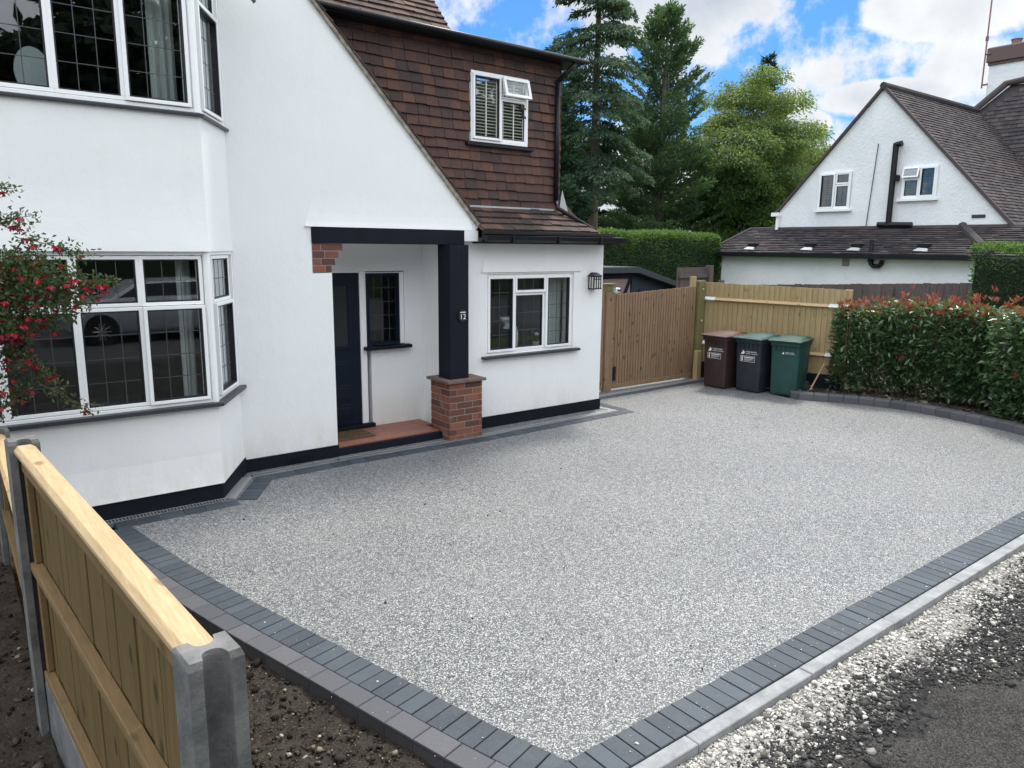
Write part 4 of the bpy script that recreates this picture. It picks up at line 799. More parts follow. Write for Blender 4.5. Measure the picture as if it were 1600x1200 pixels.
for zt in (1.36, .60):
    for a, e in ((.0, .22), (L-.30, L-.02)):
        g = MB(); prof = [(.020, zt-.047), (.079, zt-.010), (.020, zt+.036), (.012, zt+.036), (.012, zt-.047)]
        dz = -.02*a/L; g.hull([FP+pt_*a+pn*x+EZ*(z+dz) for x, z in prof], [FP+pt_*e+pn*x+EZ*(z+dz) for x, z in prof]); g.build('rail_bracket', GALVW, BF)
g = MB(); g.fbox(fr, 0, L, -.05, .275, -.02, .022); g.build('gravel_board', BLKWOOD, BF)
g = MB(); g.fbox(fr, L-.1, L, -.1, 1.60, -.08, .0); g.build('fence_post', FENCEW, BF, .006)
op = MB(); 
for k in range(8): op.box(11.55+k*.105, 11.65+k*.105, 9.6, 9.62, 0, 1.74+.0*k)
op.box(12.36, 12.47, 9.52, 9.64, 0, 1.86); op.box(11.5, 12.36, 9.56, 9.6, 1.62, 1.68); op.box(11.5, 12.36, 9.62, 9.66, 1.2, 1.82)
tag(op.build('old_fence_panel', OLDW), 'weathered brown fence panel behind the gate and beneath the outbuilding corner', 'fence')
gf = MB(); y = 11.6; k = 0
while y > 3.2:
    zt = 1.36+.30*(11.0-y)/5.6+random.uniform(-.006, .006); gf.box(14.0+random.uniform(0, .012), 14.03, y-.118, y, -.3, zt); y -= .122
for yy in (10.4, 8.5, 6.6, 4.7): gf.box(13.93, 14.03, yy, yy+.1, -.3, 1.5)
tag(gf.build('grey_fence', OLDW), 'old grey weathered board fence behind the red-tipped hedge', 'fence')
g = MB(); g.tube([(10.22, 8.0, .99), (10.22, 7.985, .99)], .016, 8); tag(g.build('gate_bolt', GALVW), 'bright bolt head halfway down the green corner post', 'bolt')
# ------------------------------------------------------------------ shed
S = thing('garden_shed', 'low garden shed with dark felt roof and mauve cladding behind the gate', 'shed', (12, 11.4, 0))
g = MB(); g.box(9.8, 11.62, 11.0, 12.6, -.1, 1.66); g.build('shed_front', mat('mauve cladding', rough=.8, fn=lambda bb: link(bb, bb.mix(noise(bb, bb.geo, 8, 3, stretch=(.2, 1, 3)), (.27, .19, .18), (.20, .14, .14)), 'Base Color')), S)
g = MB(); 
for k in range(9): g.prism([(11.95, .1+k*.15), (13.3, .1+k*.15), (13.3, min(.25+k*.15, 1.30)), (11.95, .25+k*.15)], 11.02-.0, 11.05+.01*(k % 2)) if k < 8 else None
g.prism([(11.6, -.1), (13.3, -.1), (13.3, 1.28), (11.75, 1.66)], 11.06, 12.6); g.build('shed_side', mat('dark blue cladding', (.012, .022, .035), .7), S)
g = MB(); g.prism([(9.7, 1.68), (11.72, 1.68), (13.45, 1.24), (13.45, 1.34), (11.74, 1.80), (9.7, 1.80)], 10.85, 12.7); g.build('shed_roof', mat('dark roofing felt', (.035, .04, .048), .8), S)
g = MB(); g.add([(11.62, 10.98, 1.67), (11.70, 10.98, 1.67), (11.42, 10.98, 1.1), (11.34, 10.98, 1.1), (11.62, 11.0, 1.67), (11.70, 11.0, 1.67), (11.42, 11.0, 1.1), (11.34, 11.0, 1.1)], [(3, 2, 1, 0), (0, 1, 5, 4), (1, 2, 6, 5), (3, 0, 4, 7)]); g.box(9.8, 11.6, 10.98, 11.0, 1.56, 1.66); g.build('shed_trim', BLKWOOD, S)
# ------------------------------------------------------------------ wheelie bins
def wheelie(col, lidcol, lname, label, loc, rz, marks):
    T = thing('wheelie_bin', label, 'wheelie bin', loc, rz, 'wheelie bins by the fence'); T.scale = (.96, .96, .955)
    m_ = mat(lname+' bin plastic', rough=.5, spec=.4, fn=lambda bb: (link(bb, bb.mix(bb.ramp(noise(bb, bb.geo, 6, 4), ((.4, 0), (.8, .5))), col, tuple(c*1.7+.01 for c in col)), 'Base Color')))
    ml = mat(lname+' lid plastic', rough=.45, spec=.5, fn=lambda bb: link(bb, bb.mix(bb.ramp(noise(bb, bb.geo, 9, 4), ((.4, 0), (.8, .6))), lidcol, tuple(c*1.5+.01 for c in lidcol)), 'Base Color'))
    # local frame: front is -x, width along y, depth along +x
    def loop(z, w_, d0, d1, r=.03):
        pts = []
        for cx, cy, a in ((d0+r, -w_/2+r, 180), (d1-r, -w_/2+r, 270), (d1-r, w_/2-r, 0), (d0+r, w_/2-r, 90)):
            pts += [(cx+r*math.cos(R(a+k*30)), cy+r*math.sin(R(a+k*30)), z) for k in range(4)]
        return pts
    L_ = [loop(.015, .405, .035, .50), loop(.05, .415, .030, .515), loop(.50, .435, .016, .55), loop(.79, .45, .005, .575), loop(.80, .475, -.015, .59), loop(.855, .485, -.022, .60), loop(.86, .45, .0, .57)]
    b_ = MB(); n = 16; b_.add([p for l in L_ for p in l], [(i*n+k, i*n+(k+1) % n, (i+1)*n+(k+1) % n, (i+1)*n+k) for i in range(len(L_)-1) for k in range(n)]+[tuple(range(n))[::-1]])
    for s_ in (-1, 1):
        for k in range(4): b_.box(.08+k*.12, .092+k*.12, s_*.2-.012 if s_ < 0 else s_*.2, s_*.2 if s_ < 0 else s_*.2+.012, .64, .79)
    for k in range(5): b_.box(-.010, .01, -.16+k*.075, -.15+k*.075, .72, .79)
    b_.build('bin_body', m_, T, .004, True, True)
    l = MB(); LL = [loop(.862, .515, -.065, .60), loop(.880, .525, -.075, .605), loop(.895, .51, -.06, .60)]
    l.add([p for q in LL for p in q], [(i*n+k, i*n+(k+1) % n, (i+1)*n+(k+1) % n, (i+1)*n+k) for i in range(2) for k in range(n)]+[tuple(range(n))[::-1], tuple(range(2*n, 3*n))])
    # domed centre rising to the hinge
    nx = 8; V = []; F = []
    for i in range(nx+1):
        t = i/nx; x = -.03+t*.66; h = .893+.040*math.sin(min(t*1.25, 1)*math.pi/2)*(1 if t < .8 else 1-.6*(t-.8)/.2)
        V += [(x, -.215+.0*t, .898), (x, -.18, h), (x, 0, h+.006), (x, .18, h), (x, .215, .898)]
    for i in range(nx):
        for k in range(4): F.append((i*5+k, (i+1)*5+k, (i+1)*5+k+1, i*5+k+1))
    l.add(V, F); l.box(-.10, -.03, -.18, .18, .878, .893); l.build('lid', ml, T, .003, True, True)
    h = MB(); h.tube([(.60, -.20, .85), (.655, -.19, .87), (.655, .19, .87), (.60, .20, .85)], .015, 8); h.build('handle', m_, T, local=True)
    wm = mat(lname+' tyre', (.03, .028, .027), .85)
    for s_ in (-1, 1):
        w_ = MB(); yy = s_*.215; w_.tube([(.53, yy-.022, .10), (.53, yy+.022, .10)], .098, 20); wo = w_.build('wheel', wm, T, .006, local=True)
        w_ = MB(); w_.tube([(.53, yy-.025, .10), (.53, yy+.025, .10)], .045, 12); w_.build('hub', mat('hub', (.10, .09, .085), .6), wo, local=True)
    # printing on the front (-x); letters read along -y
    k = .61; tilt = lambda z: .005-(.79-z)*-.048
    def fx(z): return .0110*(.79-z)/.29+.003
    def T_(txt, size, y, z): text(txt, size, WPAINT, T, facing((fx(z)-.004, y, z), (0, -1, 0), Vector((.055, 0, 1)).normalized()), 'bin_print', .0006, 'LEFT')
    if marks == 2:
        T_('THREE RIVERS', .031, .045, .662); T_('DISTRICT COUNCIL', .024, .045, .632)
        e = MB(); x = fx(.65)-.005
        e.add([(x, .125, .62), (x, .085, .62), (x, .06, .635), (x, .062, .66), (x, .085, .685), (x, .10, .665), (x, .095, .65), (x, .115, .64)], [tuple(range(8))]); e.build('bin_emblem', WPAINT, T, local=True)
        e = MB(); x = fx(.55)-.004; fr2 = (Vector((x, .135, .50)), Vector((0, -1, 0)), EZ, Vector((-1, 0, 0)))
        e.ring(fr2, 0, .26, 0, .095, .004, 0, .002); e.fbox(fr2, .07, .24, .064, .078, 0, .002); e.fbox(fr2, .07, .22, .045, .050, 0, .002); e.fbox(fr2, .07, .23, .032, .036, 0, .002); e.fbox(fr2, .07, .18, .018, .022, 0, .002); e.fbox(fr2, .024, .044, .012, .06, 0, .002); e.fbox(fr2, .02, .048, .066, .082, 0, .002); e.build('bin_label', WPAINT, T, local=True)
    else:
        T_('THREE RIVERS', .022, .0, .70); T_('DISTRICT COUNCIL', .017, .0, .68)
        e = MB(); x = fx(.69)-.005; e.add([(x, .045, .672), (x, .015, .672), (x, .012, .69), (x, .025, .71)], [(0, 1, 2, 3)]); e.build('bin_emblem', WPAINT, T, local=True)
    return T
wheelie((.035, .017, .017), (.07, .028, .024), 'brown', 'brown wheelie bin with maroon lid, nearest the gate', (9.66, 7.27, 0), R(2), 2)
wheelie((.014, .020, .028), (.012, .055, .05), 'black', 'black wheelie bin with teal green lid standing between the brown and green bins', (9.80, 6.75, 0), R(4), 2)
wheelie((.012, .050, .045), (.012, .055, .045), 'green', 'dark green wheelie bin with green domed lid, nearest the hedge', (9.98, 6.23, 0), R(14), 1)
g = MB(); g.tube([(10.42, 6.03, .08), (10.62, 5.95, .48)], .012, 6); tag(g.build('garden_cane', PINE), 'short pale wooden stake leaning in the bed next to the green bin', 'stake')
# ------------------------------------------------------------------ red-tipped hedge
def path_at(pts, t):
    P = np.array(pts, float); seg = np.linalg.norm(np.diff(P, axis=0), axis=1); cs = np.concatenate([[0], np.cumsum(seg)]); s = t*cs[-1]
    x = np.interp(s, cs, P[:, 0]); y = np.interp(s, cs, P[:, 1]); return x, y
def photinia(pts, wid, h, n, label, nred, loc, zb=.13):
    T = thing('photinia_hedge', label, 'hedge', loc)
    st = MB(); Ls = 14
    for k in range(Ls):
        x, y = path_at(pts, (k+.5)/Ls)
        for q in range(3):
            a = random.uniform(0, 6.28); d = random.uniform(.1, .35); st.tube([(x, y, .02), (x+.4*d*math.cos(a), y+.4*d*math.sin(a), .45), (x+d*math.cos(a), y+d*math.sin(a), 1.0), (x+1.1*d*math.cos(a), y+1.1*d*math.sin(a), h-.15)], [.010, .008, .006, .003], 5)
    st.build('stem', TWIG, T)
    t = rng.uniform(0, 1, n); x, y = path_at(pts, t); a = rng.uniform(0, 2*np.pi, n); ht = h-.14*np.clip(1-t*4, 0, 1)+.05*np.sin(t*19); z = zb+(ht-zb)*rng.beta(1.15, 1.0, n)
    taper = .72+.28*np.sin(np.clip((z-zb)/(h-zb), 0, 1)*2.4+.3)
    lump = 1+.16*np.sin(t*37+z*4)+.12*np.sin(t*71-z*7+1)
    r = wid*taper*lump*np.sqrt(rng.uniform(.25, 1, n)); endc = np.minimum(1, np.sqrt(np.clip(np.minimum(t, 1-t)*9, .2, 1)))
    P = np.stack([x+r*np.cos(a)*endc, y+r*np.sin(a)*endc, z+.05*rng.normal(size=n)], 1); P[:, 2] = np.minimum(P[:, 2], ht+.05*np.sin(t*40)+.03*rng.normal(size=n))
    ok = np.ones(n, bool)
    hole = (np.sin(t*23+2)*np.sin(z*9+1) > .55) & (z < .8); ok &= ~(hole & (rng.uniform(size=n) < .8)); P, a, z, r = P[ok], a[ok], z[ok], r[ok]; n = len(P)
    D = np.stack([np.cos(a), np.sin(a), .35+.5*rng.normal(size=n)], 1)+.55*rng.normal(size=(n, 3))
    nr = np.tile([0, 0, 1.0], (n, 1))+.6*rng.normal(size=(n, 3))
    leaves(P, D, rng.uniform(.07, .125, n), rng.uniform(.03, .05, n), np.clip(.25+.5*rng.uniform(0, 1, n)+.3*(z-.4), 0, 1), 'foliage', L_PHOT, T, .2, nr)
    m_ = nred; t = rng.uniform(0, 1, m_); x, y = path_at(pts, t); a = rng.uniform(0, 6.28, m_); r = wid*.9*np.sqrt(rng.uniform(0, 1, m_)); z = h-.14*np.clip(1-t*4, 0, 1)+.05*np.sin(t*19)-.085+rng.normal(0, .085, m_)+.16*rng.uniform(0, 1, m_)**4
    low = (rng.uniform(size=m_) < .20) & (t > .15) & (t < .85); z = np.where(low, rng.uniform(.6, h-.1, m_), z); r = np.where(low, wid*.85, r); r *= np.minimum(1, np.sqrt(np.clip(np.minimum(t, 1-t)*9, .1, 1)))
    c = np.stack([x+r*np.cos(a), y+r*np.sin(a), z], 1); q = 8
    P = np.repeat(c, q, 0)+rng.normal(0, .012, (m_*q, 3)); aa = rng.uniform(0, 6.28, m_*q)
    D = np.stack([np.cos(aa)*.65, np.sin(aa)*.65, rng.uniform(.5, 1.4, m_*q)], 1)
    leaves(P, D, rng.uniform(.05, .095, m_*q), rng.uniform(.018, .03, m_*q), rng.uniform(0, 1, m_*q), 'red_shoots', L_RED, T, .2)
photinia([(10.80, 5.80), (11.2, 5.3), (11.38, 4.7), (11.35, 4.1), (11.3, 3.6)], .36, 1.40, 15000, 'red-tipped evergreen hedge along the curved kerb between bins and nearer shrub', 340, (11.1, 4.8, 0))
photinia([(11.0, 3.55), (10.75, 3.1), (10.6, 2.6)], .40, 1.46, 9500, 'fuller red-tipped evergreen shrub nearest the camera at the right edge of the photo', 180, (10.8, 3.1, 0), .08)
# ------------------------------------------------------------------ clipped hedges
def clipped(x0, x1, y0, y1, z0, z1, n, label, loc, rc=.16, sz=.06):
    T = thing('clipped_hedge', label, 'hedge', loc); m = MB(); d = .10
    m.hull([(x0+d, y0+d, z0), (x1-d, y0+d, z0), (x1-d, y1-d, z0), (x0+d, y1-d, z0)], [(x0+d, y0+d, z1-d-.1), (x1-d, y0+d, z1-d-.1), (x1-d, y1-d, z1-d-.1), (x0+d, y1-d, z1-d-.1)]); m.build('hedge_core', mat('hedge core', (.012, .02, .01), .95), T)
    lx_, ly_, lz_ = x1-x0, y1-y0, z1-z0; A = np.array([lx_*lz_, ly_*lz_, lx_*ly_*1.6, ly_*lz_*.6]); pk = rng.choice(4, n, p=A/A.sum())
    u, v = rng.uniform(0, 1, n), rng.uniform(0, 1, n); P = np.zeros((n, 3)); N = np.zeros((n, 3))
    for k, (ax, val, nrm) in enumerate(((1, y0, (0, -1, 0)), (0, x0, (-1, 0, 0)), (2, z1, (0, 0, 1)), (0, x1, (1, 0, 0)))):
        s = pk == k; N[s] = nrm
        if ax == 1: P[s] = np.stack([x0+lx_*u[s], np.full(s.sum(), val), z0+lz_*v[s]], 1)
        elif ax == 0: P[s] = np.stack([np.full(s.sum(), val), y0+ly_*u[s], z0+lz_*v[s]], 1)
        else: P[s] = np.stack([x0+lx_*u[s], y0+ly_*v[s], np.full(s.sum(), val)], 1)
    # round the shoulders
    c = np.clip(P, [x0+rc, y0+rc, z0], [x1-rc, y1-rc, z1-rc]); dlt = P-c; ln = np.linalg.norm(dlt, axis=1, keepdims=True); P = np.where(ln > 1e-6, c+dlt/np.maximum(ln, 1e-6)*rc, P); N = np.where(ln > 1e-6, dlt/np.maximum(ln, 1e-6), N)
    P += N*(.03*(np.sin(P[:, :1]*5+P[:, 1:2]*3)+np.sin(P[:, 2:]*7+P[:, :1]*2)))-N*rng.uniform(0, .07, (n, 1))
    D = N*.8+.7*rng.normal(size=(n, 3))+np.array([0, 0, .35])
    leaves(P, D, rng.uniform(.5, 1.3, n)*sz, rng.uniform(.3, .55, n)*sz, np.clip(rng.uniform(0, .8, n)+.5*(N[:, 2] > .5), 0, 1), 'foliage', L_CLIP, T, .15)  # upward-facing leaves get lighter colour: sunlit top painted in
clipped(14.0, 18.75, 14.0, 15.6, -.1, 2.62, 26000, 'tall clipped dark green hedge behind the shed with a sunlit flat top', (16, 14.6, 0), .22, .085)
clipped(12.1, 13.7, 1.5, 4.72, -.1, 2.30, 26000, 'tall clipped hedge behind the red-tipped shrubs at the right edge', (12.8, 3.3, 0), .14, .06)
# ------------------------------------------------------------------ neighbour's house
N_ = thing('neighbour_house', 'white gabled neighbouring house with brown tiled roof beyond the fences', 'house', (22, 9, -.5))
NX = 20.0; aY, aZ = 10.21, 6.32
w = MB(); w.prism([(13.0, -.5), (13.0, 3.33), (aY, aZ), (6.55, 2.38), (5.0, .9), (5.0, -.5)][::-1], NX, NX+.3, 'x'); w.build('gable_wall', NWHITE, N_)
w = MB(); w.box(NX+.3, 30, 12.8, 13.0, -.5, 3.2); w.box(25.5, 34, 4, 12.8, -.5, 2.4); w.build('side_wall', NWHITE, N_)
t = MB()
vR = Vector((0, aY-6.0, aZ-1.84)); nR = Vector((0, -(aZ-1.84), aY-6.0)); LR = vR.length
tiles(t, (NX-.08, 6.0, 1.84+.05), (1, 0, 0), vR, nR, lambda v: (0, 5.9+.0*v), LR, tw=.19, th=.115, thick=.016, tilt=.012)
t.add([(NX-.02, 5.9, 1.78), (26, 5.9, 1.78), (26, aY, aZ), (NX-.02, aY, aZ), (NX-.02, 13.15, 3.2), (26, 13.15, 3.2)], [(0, 1, 2, 3), (3, 2, 5, 4)]); t.tube([(NX-.1, aY, aZ+.07), (25.7, aY, aZ+.1)], .09, 8)
# verge undercloak
t.hull([(NX-.09, 13.1, 3.2), (NX-.09, 13.1, 3.28), (NX-.09, aY, aZ+.10), (NX-.09, aY, aZ+.0)], [(NX+.0, 13.1, 3.2), (NX+.0, 13.1, 3.28), (NX+.0, aY, aZ+.10), (NX+.0, aY, aZ+.0)])
t.hull([(NX-.09, 5.9, 1.72), (NX-.09, 5.9, 1.84), (NX-.09, aY, aZ+.10), (NX-.09, aY, aZ-.0)][::-1], [(NX+.0, 5.9, 1.72), (NX+.0, 5.9, 1.84), (NX+.0, aY, aZ+.10), (NX+.0, aY, aZ-.0)][::-1])
t.build('gable_roof', NROOF, N_)
# main hipped roof to the right
t = MB(); A = Vector((25.3, 10.6, 6.2)); Bp = Vector((26.2, 9.75, 7.1)); Cp = Vector((26.4, 7.0, 7.2)); Dp = Vector((24.2, 3.0, 1.8)); Ep = Vector((24.2, 7.2, 1.8))
tv = Vector((2.2, 0, 5.4)); tn = Vector((-5.4, 0, 2.2))
tiles(t, (24.1, 3.0, 1.7), (0, 1, 0), tv, tn, lambda v: (0, 7.9-.22*max(0, v-3.5)-(max(0, v-4.6)*1.1)), 5.85, tw=.19, th=.13, thick=.016, tilt=.012)
t.add([(24.15, 3, 1.7), (24.15, 10.9, 1.7), (26.0, 10.6, 6.2), (26.4, 9.6, 7.15), (26.4, 3, 7.15), (32, 3, 7.15), (32, 9.6, 7.15), (32, 12, 5)], [(4, 3, 2, 1, 0), (3, 4, 5, 6), (2, 3, 6, 7)])
t.tube([(25.9, 10.62, 6.25), (26.3, 9.7, 7.2), (26.35, 9.2, 7.25), (26.35, 3, 7.3)], .10, 8); t.build('main_roof', NROOF, N_)
ch = MB(); ch.box(26.6, 27.7, 8.6, 10.35, 5.5, 7.95); ch.build('chimney_stack', NWHITE, N_)
ch = MB(); ch.box(26.5, 27.8, 8.5, 10.42, 7.95, 8.38, c=.03); ch.box(26.55, 27.75, 8.55, 10.38, 7.86, 7.94); ch.build('chimney_crown', mat('dark brick crown', (.13, .09, .085), .9), N_)
ch = MB(); ch.lathe([(.17, 0), (.17, .05), (.13, .06), (.14, .20), (.17, .24)], (27.1, 9.85, 8.38), 12); ch.lathe([(.2, 0), (.2, .05), (.16, .06), (.17, .26), (.21, .3)], (27.1, 9.35, 8.38), 12); ch.build('chimney_pot', mat('clay pot', (.26, .15, .10), .8), N_)
ae = MB(); ae.tube([(26.5, 10.46, 7.2), (26.5, 10.46, 8.9), (26.5, 10.46, 12.5)], .022, 6); ae.tube([(26.5, 10.3, 7.3), (26.5, 10.46, 7.3)], .03, 6); ae.tube([(26.5, 10.3, 8.2), (26.5, 10.46, 8.2)], .03, 6); ae.tube([(26.5, 10.46, 8.6), (26.5, 10.46, 8.72)], .05, 8)
tag(ae.build('aerial_mast', mat('red brown mast', (.20, .10, .09), .6)), 'tall thin aerial mast strapped to the neighbouring chimney', 'aerial')
# extension
w = MB(); w.box(18.7, NX-.0, 5.2, 14.0, -.6, 2.02); w.build('extension_wall', NWHITE, N_)
t = MB(); ev = Vector((1.5, 0, .68)); en = Vector((-.68, 0, 1.5)); eL = ev.length
tiles(t, (18.45, 4.5, 2.08), (0, 1, 0), ev, en, lambda v: (0 if True else 0, 9.85-.42*v/eL*1.0), eL, tw=.21, th=.118, thick=.02, tilt=.024, jit=.016)
t.add([(18.47, 4.5, 2.06), (18.47, 14.35, 2.06), (20.0, 13.93, 2.75), (20.0, 4.5, 2.75), (20, 14.35, 2.06)], [(3, 2, 1, 0), (1, 2, 4)]); t.tube([(19.98, 13.9, 2.78), (19.98, 4.6, 2.76)], .06, 8); t.tube([(18.45, 14.36, 2.1), (19.98, 13.93, 2.79)], .07, 8); t.tube([(18.45, 6.7, 2.13), (19.98, 7.95, 2.80)], .10, 8)
t.build('extension_roof', NROOF, N_)
g = MB(); g.box(18.36, 18.46, 4.5, 14.4, 1.98, 2.09); g.box(18.46, 18.7, 4.5, 14.3, 1.98, 2.02); g.tube([(18.6, 9.42, 2.0), (18.6, 9.42, 1.86), (18.6, 9.35, 1.80), (18.6, 9.22, 1.80), (18.6, 9.15, 1.88), (18.6, 9.15, 1.95)], .06, 8); g.tube([(18.55, 9.44, 1.9), (18.6, 9.44, 2.45)], .05, 8); g.build('extension_gutter', PVCBLK, N_)
vt = [(13.0, 2.16), (11.2, 2.16), (9.9, 2.16), (8.25, 2.16)]
for y_, z_ in vt:
    g = MB(); g.hull([(18.55, y_-.17, 2.16), (18.57, y_+.19, 2.17), (18.70, y_+.10, 2.24), (18.68, y_-.13, 2.23)], [(18.52, y_-.16, 2.18), (18.54, y_+.17, 2.19), (18.66, y_+.10, 2.26), (18.64, y_-.12, 2.25)]); v_ = g.build('roof_vent', mat('pale flashing', (.36, .37, .38), .7), N_)
    g = MB(); g.box(18.70, 18.95, y_-.10, y_+.14, 2.25, 2.35); g.build('vent_slot', PVCBLK, v_)
g = MB(); g.tube([(19.86, 9.70, 4.9), (19.86, 9.70, 2.82)], .075, 8); g.tube([(19.86, 9.70, 4.86), (19.86, 9.55, 4.88)], .075, 8); g.box(19.80, 19.95, 9.56, 9.68, 3.95, 4.10); g.tube([(19.86, 9.98, 2.86), (19.86, 9.1, 2.84)], .07, 8); g.build('soil_pipe', PVCBLK, N_)
g = MB(); g.tube([(19.97, 10.22, 4.95), (19.97, 10.35, 2.8)], .012, 5); g.build('wall_cable', SILL, N_)
g = MB(); g.box(19.985, 20.0, 7.47, 7.77, 2.98, 3.06); g.build('air_brick', SILL, N_); g = MB(); g.box(18.68, 18.7, 10.03, 10.22, 1.78, 1.96); g.build('vent_cover', mat('vent cover', (.30, .27, .26), .7), N_)
g = MB(); g.box(19.9, 19.99, 12.98, 13.06, -.5, 3.2); g.box(19.85, 20.0, 12.95, 13.2, 3.15, 3.26); g.build('corner_pipe', UPVC, N_)
NG = glass('neighbour glass', (.6, .62, .62), 2.2)
window(N_, (NX-.0, 11.80, 3.30), (0, -1, 0), .93, 1.0, [(.03, .48, .03, .97), (.49, .90, .03, .66), (.49, .90, .67, .97)], -.06, .05, .045, .15, .17, (0,), 'neighbour_window', glassm=NG)
window(N_, (NX-.0, 9.50, 3.50), (0, -1, 0), .86, .80, [(.03, .43, .03, .50), (.03, .43, .51, .77), (.44, .83, .03, .77)], -.06, .05, .045, .15, .17, (2,), 'neighbour_window', glassm=NG, open_cell=1)
s = MB(); s.box(19.90, 20.0, 10.80, 11.86, 3.24, 3.30); s.build('neighbour_sill', UPVC, N_); s = MB(); s.box(19.90, 20.0, 8.58, 9.58, 3.44, 3.50); s.build('neighbour_sill', UPVC, N_)
BACKING = mat('grey blind', rough=.8, fn=lambda bb: link(bb, bb.ramp(bb.n('ShaderNodeTexWave', bands_direction='Z', i_Vector=bb.geo, i_Scale=5.0).outputs['Fac'], ((.3, (.06, .07, .075)), (.7, (.17, .18, .18)))), 'Base Color'))
for y0_, y1_, z0_, z1_ in ((10.9, 11.78, 3.33, 4.27), (8.68, 9.48, 3.53, 4.27)):
    z = z0_
    s = MB(); s.box(19.985, 19.997, y0_-.03, y1_+.03, z0_-.02, z1_+.01, .5); s.build('blind_backing', BACKING, N_)  # dark backing sheet on the wall stands in for room shade, banded like slats
# ------------------------------------------------------------------ trees
def trunk_mesh(mb, pts, rad, n=10): mb.tube(pts, rad, n)
def conifer(name, label, x, y, h, zb, rmax, n, m, droop, spray=.16, prof=None, lean=0, seedk=0, spacing=.34, group=None, trunk_r=.2, gaps=.0):
    T = thing(name, label, 'tree', (x, y, 0), group=group); tr = MB(); tr.tube([(x, y, -.3), (x+lean*.3, y, h*.35), (x+lean*.7, y, h*.7), (x+lean, y, h)], [trunk_r*1.15, trunk_r*.85, trunk_r*.45, .02], 10)
    B = []; z = zb; prof = prof or (lambda t: (1-t)**.8)
    br = MB(); PP, DD, RR = [], [], []
    while z < h-.15:
        t = (z-zb)/(h-zb); L0 = rmax*prof(t); k = max(3, int(6-2*t))
        for i in range(k):
            if random.random() < gaps: continue
            a = random.uniform(0, 6.28); L = L0*random.uniform(.55, 1.12)+.12; up = (droop[0]+(droop[1]-droop[0])*t)+random.uniform(-.12, .12)
            bx = x+lean*z/h
            nseg = max(3, int(L/.22)); pts = []
            for s in range(nseg+1):
                q = s/nseg; pts.append((bx+math.cos(a)*L*q, y+math.sin(a)*L*q, z+L*(up*q+droop[2]*q*q)))
            br.tube([pts[0], pts[nseg//2], pts[-1]], [max(.012, .035*(1-t)), .018*(1-t)+.006, .004], 4)
            P = np.array(pts); m_ = max(6, int(n*L)); q = rng.uniform(.12, 1, m_)**.7*nseg; i0 = np.minimum(q.astype(int), nseg-1); fq = (q-i0)[:, None]; c = P[i0]*(1-fq)+P[i0+1]*fq
            side = np.array([-math.sin(a), math.cos(a), 0]); fan = (1-np.abs(q/nseg-.45))*.42*L**.7
            off = rng.uniform(-1, 1, m_)*fan; c = c+side*off[:, None]+np.stack([rng.normal(0, .05, m_), rng.normal(0, .05, m_), rng.normal(0, .05, m_)-np.abs(off)*.28*(1 if droop[2] < 0 else -.6)], 1)
            d = np.array([math.cos(a), math.sin(a), up*.6])*.7+side*np.sign(off)[:, None]*.6+np.array([0, 0, droop[3]])+.35*rng.normal(size=(m_, 3))
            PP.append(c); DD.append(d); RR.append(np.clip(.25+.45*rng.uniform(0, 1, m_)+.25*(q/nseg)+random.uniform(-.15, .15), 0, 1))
        z += spacing*random.uniform(.7, 1.2)*(1-.45*t)
    tr.build('trunk', BARK, T, smooth=True); br.build('limb', BARK, T)
    P = np.concatenate(PP); D = np.concatenate(DD); RR = np.concatenate(RR); n_ = len(P)
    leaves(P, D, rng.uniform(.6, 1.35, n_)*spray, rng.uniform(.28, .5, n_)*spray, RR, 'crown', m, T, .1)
    return T
fir = conifer('fir_tree', 'tall drooping fir with long bare lower trunk just right of the house roof', 20.95, 22, 15.5, 5.0, 2.35, 230, L_FIR, (-.10, .25, -.30, -.75), spray=.165, prof=lambda t: (.75+.35*math.sin(min(t*2.4, 1.57)))*(1-t)**.55*1.05 if t < .999 else 0, spacing=.50, trunk_r=.22, gaps=.08)
dead = MB()
for z_ in (3.4, 3.8, 4.3, 4.9):
    a = random.uniform(2, 5); dead.tube([(20.95, 22, z_), (20.95+.8*math.cos(a), 22+.8*math.sin(a), z_-.1), (20.95+1.5*math.cos(a+.2), 22+1.5*math.sin(a+.2), z_-.05)], [.03, .02, .008], 5)
dead.build('dead_branch', BARK, fir)
conifer('cypress_tree', 'broad dark cypress with upswept feathery branches in the middle of the trees', 27.0, 23.9, 12.7, 1.9, 3.3, 190, L_CYP, (.28, .9, .12, .35), spray=.17, prof=lambda t: min(1, .8+t*1.2)*(1-t)**.66, spacing=.38, trunk_r=.20, gaps=.05)
for x, y, h, r_, lb in ((20.3, 26.5, 9.2, 2.3, 'dark conifer half hidden behind the right end of the house roof'), (25.2, 27.5, 7.6, 2.6, 'dark bushy conifer low between the fir and the cypress'), (31.0, 28.5, 8.5, 2.8, 'dark conifer behind the gap between the cypress and the yellow-green tree'), (17.5, 20.5, 7.6, 1.7, 'shaded narrow conifer right beside the house corner, left of the fir trunk')):
    conifer('background_conifer', lb, x, y, h, .8, r_, 100, L_DARK, (.1, .5, -.05, .1), spray=.24, prof=lambda t: (1-t)**.5, spacing=.42, group='dark conifers behind the front trees', trunk_r=.18)
conifer('spire_conifer', 'thin dark conifer tip poking above the yellow-green tree', 40.0, 27.5, 13.3, 8, 1.3, 50, L_DARK, (.3, .6, 0, .2), spray=.3, trunk_r=.15)
